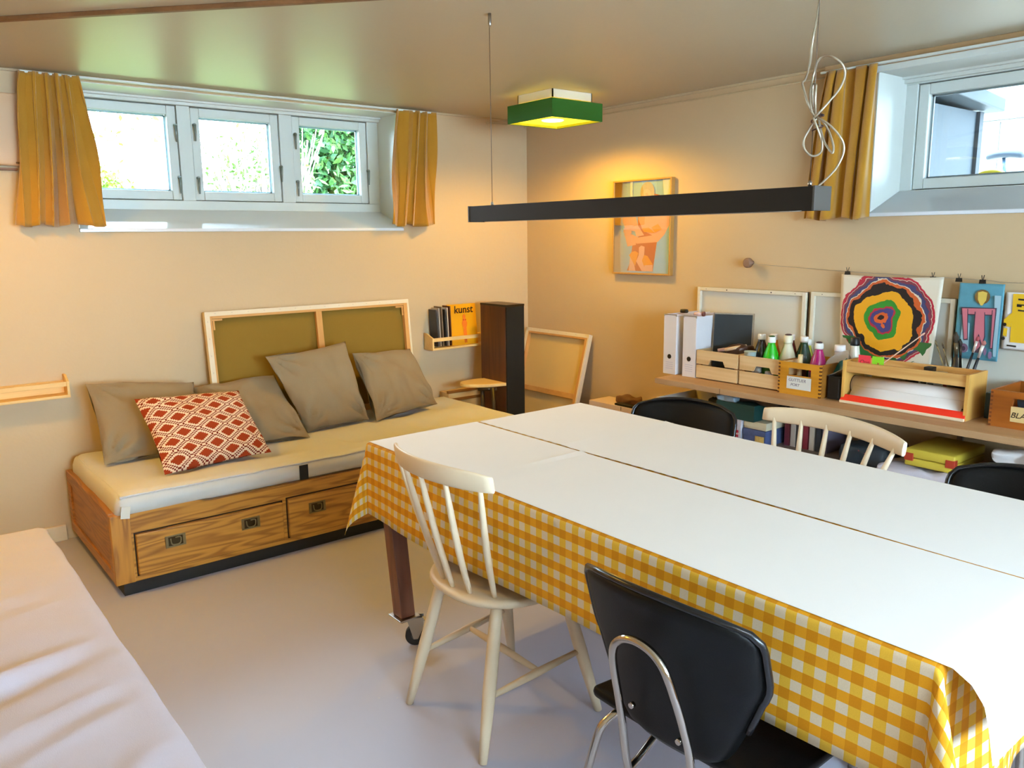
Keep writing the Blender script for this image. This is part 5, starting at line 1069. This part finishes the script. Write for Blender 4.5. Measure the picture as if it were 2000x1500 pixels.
bm = bm_(); rbox(bm, -.40, -.30, -3.40, -3.19, LZ+.14, LZ+.20, .024, (10, 16, 4), lambda p: p+Vector((noise.noise(p*14), noise.noise(p*15+Vector((5, 0, 0))), noise.noise(p*13)))*.03); obj('crumpled_tissue', bm, M('tissue_white', '#cfcac8', .6), None, 'crumpled white tissue lying on the large black bag', 'tissue')
# boxes on the floor by the wall
t = thing('shoe_box', 'pale box on the floor by the right wall, left of the far black chair', 'box', (-.12, -.97, 0))
sb = M('box_peach', '#e6cfb4', .6)
bobj('box_body', (-.195, -.02, -1.215, -.83, 0, .425), sb, t, bev=.002); bobj('lid', (-.199, -.019, -1.219, -.826, .415, .45), M('box_pinkish', '#dcc4b4', .6), t, bev=.002)
bobj('lid_gap', (-.1995, -.1985, -1.1, -1.096, .425, .448), DARKPL, t, bev=0)
bm = bm_(); rbox(bm, -.14, -.03, -1.13, -.98, .451, .485, .012, (6, 8, 2), crump); obj('brown_bag', bm, M('bag_brown', '#6a4628', .6), None, 'brown crumpled paper bag lying on the pale floor box', 'bag')
bobj('black_case', (-.195, -.145, -1.20, -1.04, .451, .463), DARKPL, None, bev=.003, label='flat black case lying on the pale floor box', cat='case')
bm = bm_(); rbox(bm, -.26, -.03, -1.49, -1.25, 0, .44, .03, (8, 8, 8), crump); obj('paper_sack', bm, M('sack_tan', '#c89a6a', .7, var=.15, vs_=12), None, 'tan paper sack on the floor behind the far left black chair', 'sack')
# ================================================================== OUTSIDE
bobj('ground_1', (-14, 12, .36, 24, 1.30, 1.42), M('lawn', '#5a6a34', .9, var=.4, vs_=3), bev=0, **S)
bobj('ground_2', (.36, 16, -16, .34, .98, 1.10), M('pavement', '#b8b4ac', .9, var=.1), bev=0, **S)
def foliage(bm, fn, n, size, seed, nm=3):
    rnd = random.Random(seed)
    for _ in range(n):
        p = Vector(fn(rnd)); a = Vector((rnd.gauss(0, 1), rnd.gauss(0, 1), rnd.gauss(0, 1))).normalized(); b = a.cross(Vector((rnd.gauss(0, 1), rnd.gauss(0, 1), rnd.gauss(0, 1)))).normalized()
        s = size*rnd.uniform(.6, 1.4); f = bm.faces.new([bm.verts.new(q) for q in (p-a*s, p+b*s*.45, p+a*s, p-b*s*.45)]); f.material_index = rnd.randrange(nm)
def LG(nm, *cs): return [M('%s%d' % (nm, i), c, .7) for i, c in enumerate(cs)]
def lump(cx, cy, cz, rx, ry, rz):
    def f(r):
        while True:
            v = Vector((r.uniform(-1, 1), r.uniform(-1, 1), r.uniform(-1, 1)))
            if .45 < v.length < 1: break
        k = 1+.18*noise.noise(v*2.5+Vector((cx, 0, 0)))
        return (cx+v.x*rx*k, cy+v.y*ry*k, cz+v.z*rz*k)
    return f
def bush(name, label, c, r, n, size, mats, seed, stems=0, cat='bush', trunk=True):
    t = thing(name, label, cat, (c[0], c[1], 1.42)); bm = bm_(); foliage(bm, lump(*c, *r), n, size, seed, len(mats)); obj('leaves', bm, mats, t)
    if trunk:
        bm = bm_(); rnd = random.Random(seed)
        for i in range(max(3, stems)):
            x = c[0]+rnd.uniform(-.7, .7)*r[0]; y = c[1]-r[1]*rnd.uniform(.0, .9) if stems else c[1]
            tube(bm, smooth_pts([(x*.6+c[0]*.4, y, 1.40), (x, y-.05, 1.42+.4*(c[2]+r[2]-1.42)), (x+rnd.uniform(-.3, .3), y-.1, 1.42+rnd.uniform(.8, 1.0)*(c[2]+r[2]-1.42))], 4), [.014-.0012*j for j in range(9)], 6)
        obj('stems', bm, M('bark_grey', '#8a7c74', .8), t)
bush('hedge', 'dense green hedge behind the right pane of the wide window', (2.05, 4.9, 2.4), (1.75, .7, 1.5), 26000, .06, LG('lf_a', '#2f5a28', '#447036', '#234a28', '#5a843c'), 1, cat='hedge')
bush('lilac_bush', 'loose bush with grey upright stems behind the middle pane', (-.42, 3.7, 1.85), (.62, .4, .72), 3000, .032, LG('lf_b', '#6a8c40', '#7fa04c', '#5a7a3c'), 2, stems=60)
bush('low_bush', 'rounded yellow-green bush low behind the left pane', (-2.12, 3.1, 1.66), (.46, .35, .42), 5200, .028, LG('lf_c', '#7a9a30', '#92b038', '#64862c'), 3)
bush('young_tree', 'thin-leaved small tree high behind the middle pane', (-1.3, 7.5, 3.4), (1.6, .8, 1.0), 650, .06, LG('lf_d', '#8aa03c', '#a4b850', '#7a9040'), 4, cat='tree')
# shed outside the side window
t = thing('garden_shed', 'grey-blue shed standing just outside the side window', 'shed', (1.6, -1.2, 1.1))
shm = M('shed_grey', '#26323a', .6)
bobj('shed_wall', (.75, 2.52, -1.86, -.55, 1.1, 2.27), shm, t, bev=0)
bm = bm_(); prism(bm, [(.65, 2.40), (2.66, 2.27), (2.66, 2.36), (.65, 2.50)], lambda u, v, s: (u, s, v), -1.98, -.45); obj('shed_roof', bm, M('shed_roof_grey', '#323e46', .5), t, bev=.01)
bobj('corner_board', (2.50, 2.56, -1.885, -1.86, 1.75, 2.27), M('shed_dark', '#1a242c', .6), t)
# white fence with posts
t = thing('white_fence', 'white board fence with a top rail beyond the bicycle', 'fence', (7, -2, 1.1))
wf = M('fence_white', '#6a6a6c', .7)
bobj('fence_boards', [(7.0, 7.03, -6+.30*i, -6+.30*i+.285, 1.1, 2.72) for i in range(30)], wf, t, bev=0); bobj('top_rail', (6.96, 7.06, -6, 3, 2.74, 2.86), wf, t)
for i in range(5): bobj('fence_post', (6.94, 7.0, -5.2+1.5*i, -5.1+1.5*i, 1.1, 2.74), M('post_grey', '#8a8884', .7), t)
t = thing('white_house', 'white house wall far beyond the fence', 'house', (12, -3, 1.1))
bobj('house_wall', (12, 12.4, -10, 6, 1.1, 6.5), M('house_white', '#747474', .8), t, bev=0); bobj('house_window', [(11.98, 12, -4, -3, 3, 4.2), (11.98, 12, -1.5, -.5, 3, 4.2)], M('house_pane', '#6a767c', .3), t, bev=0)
bush('climbing_plant', 'small green climbing shrub in front of the white house', (8.5, -.8, 2.2), (.4, .5, 1.2), 700, .05, LG('lf_e', '#4c8a5c', '#68a070'), 6)
# bicycle
t = thing('bicycle', 'bicycle with a dark saddle parked outside the side window', 'bicycle', (4.4, -1.5, 1.1))
dk = M('bike_dark', '#1c2630', .4)
def wheel(y, z, r):
    bm = bm_(); tube(bm, [(4.45+.0*i, y+r*math.cos(2*PI*i/32), z+r*math.sin(2*PI*i/32)) for i in range(32)], .018, 8, closed=True)
    for i in range(12): tube(bm, [(4.45, y, z), (4.45, y+r*math.cos(2*PI*i/12), z+r*math.sin(2*PI*i/12))], .002, 4)
    tube(bm, [(4.40, y, z), (4.50, y, z)], .025, 12); obj('wheel', bm, dk, t)
wheel(-1.05, 1.44, .33); wheel(-2.08, 1.44, .33)
bm = bm_()
for a, b in (((-1.05, 1.44), (-1.35, 1.95)), ((-1.35, 1.95), (-1.85, 2.0)), ((-1.35, 1.95), (-1.5, 1.40)), ((-1.5, 1.40), (-1.85, 1.93)), ((-1.85, 2.08), (-2.08, 1.44)), ((-1.05, 1.44), (-1.5, 1.40))): tube(bm, [(4.45, a[0], a[1]), (4.45, b[0], b[1])], .017, 8)
tube(bm, [(4.45, -1.35, 1.95), (4.45, -1.33, 2.10)], .014, 8); tube(bm, smooth_pts([(4.2, -1.72, 2.2), (4.25, -1.86, 2.2), (4.45, -1.88, 2.18), (4.65, -1.86, 2.2), (4.7, -1.72, 2.2)], 4), .013, 8); tube(bm, [(4.45, -1.85, 2.06), (4.45, -1.88, 2.18)], .014, 8)
obj('bike_frame', bm, M('bike_blue', '#30485c', .4), t)
bm = bm_(); rbox(bm, 4.37, 4.53, -1.50, -1.20, 2.10, 2.17, .03, (4, 6, 2), lambda p: p+Vector(((4.45-p.x)*.5*max(0, (-1.28-p.y)/.22), 0, -.02*((p.y+1.35)/.15)**2))); obj('saddle', bm, dk, t)
t = thing('yellow_chair', 'small yellow tubular chair back outside the side window', 'chair', (3.0, -1.75, 1.1))
bm = bm_(); tube(bm, smooth_pts([(3.0, -1.62, 1.1), (3.0, -1.63, 1.70), (3.0, -1.66, 1.83), (3.0, -1.74, 1.885), (3.0, -1.84, 1.885), (3.0, -1.91, 1.83), (3.0, -1.94, 1.70), (3.0, -1.95, 1.1)], 5), .022, 10); obj('tube_frame', bm, M('chair_yellow', '#8a7a10', .4), t)
bobj('back_panel', (2.995, 3.005, -1.90, -1.67, 1.55, 1.80), M('chair_bluegrey', '#5c7078', .5), t, bev=.01)
bobj('seat', (3.0, 3.35, -1.93, -1.64, 1.42, 1.45), M('chair_yellow', '#8a7a10', .4), t, bev=.005)
# two kitchen-style legs of the yellow chair
for y in (-1.65, -1.92):
    bm = bm_(); tube(bm, [(3.33, y, 1.42), (3.36, y, 1.1)], .015, 8); obj('leg', bm, M('chair_yellow', '#8a7a10', .4), t)
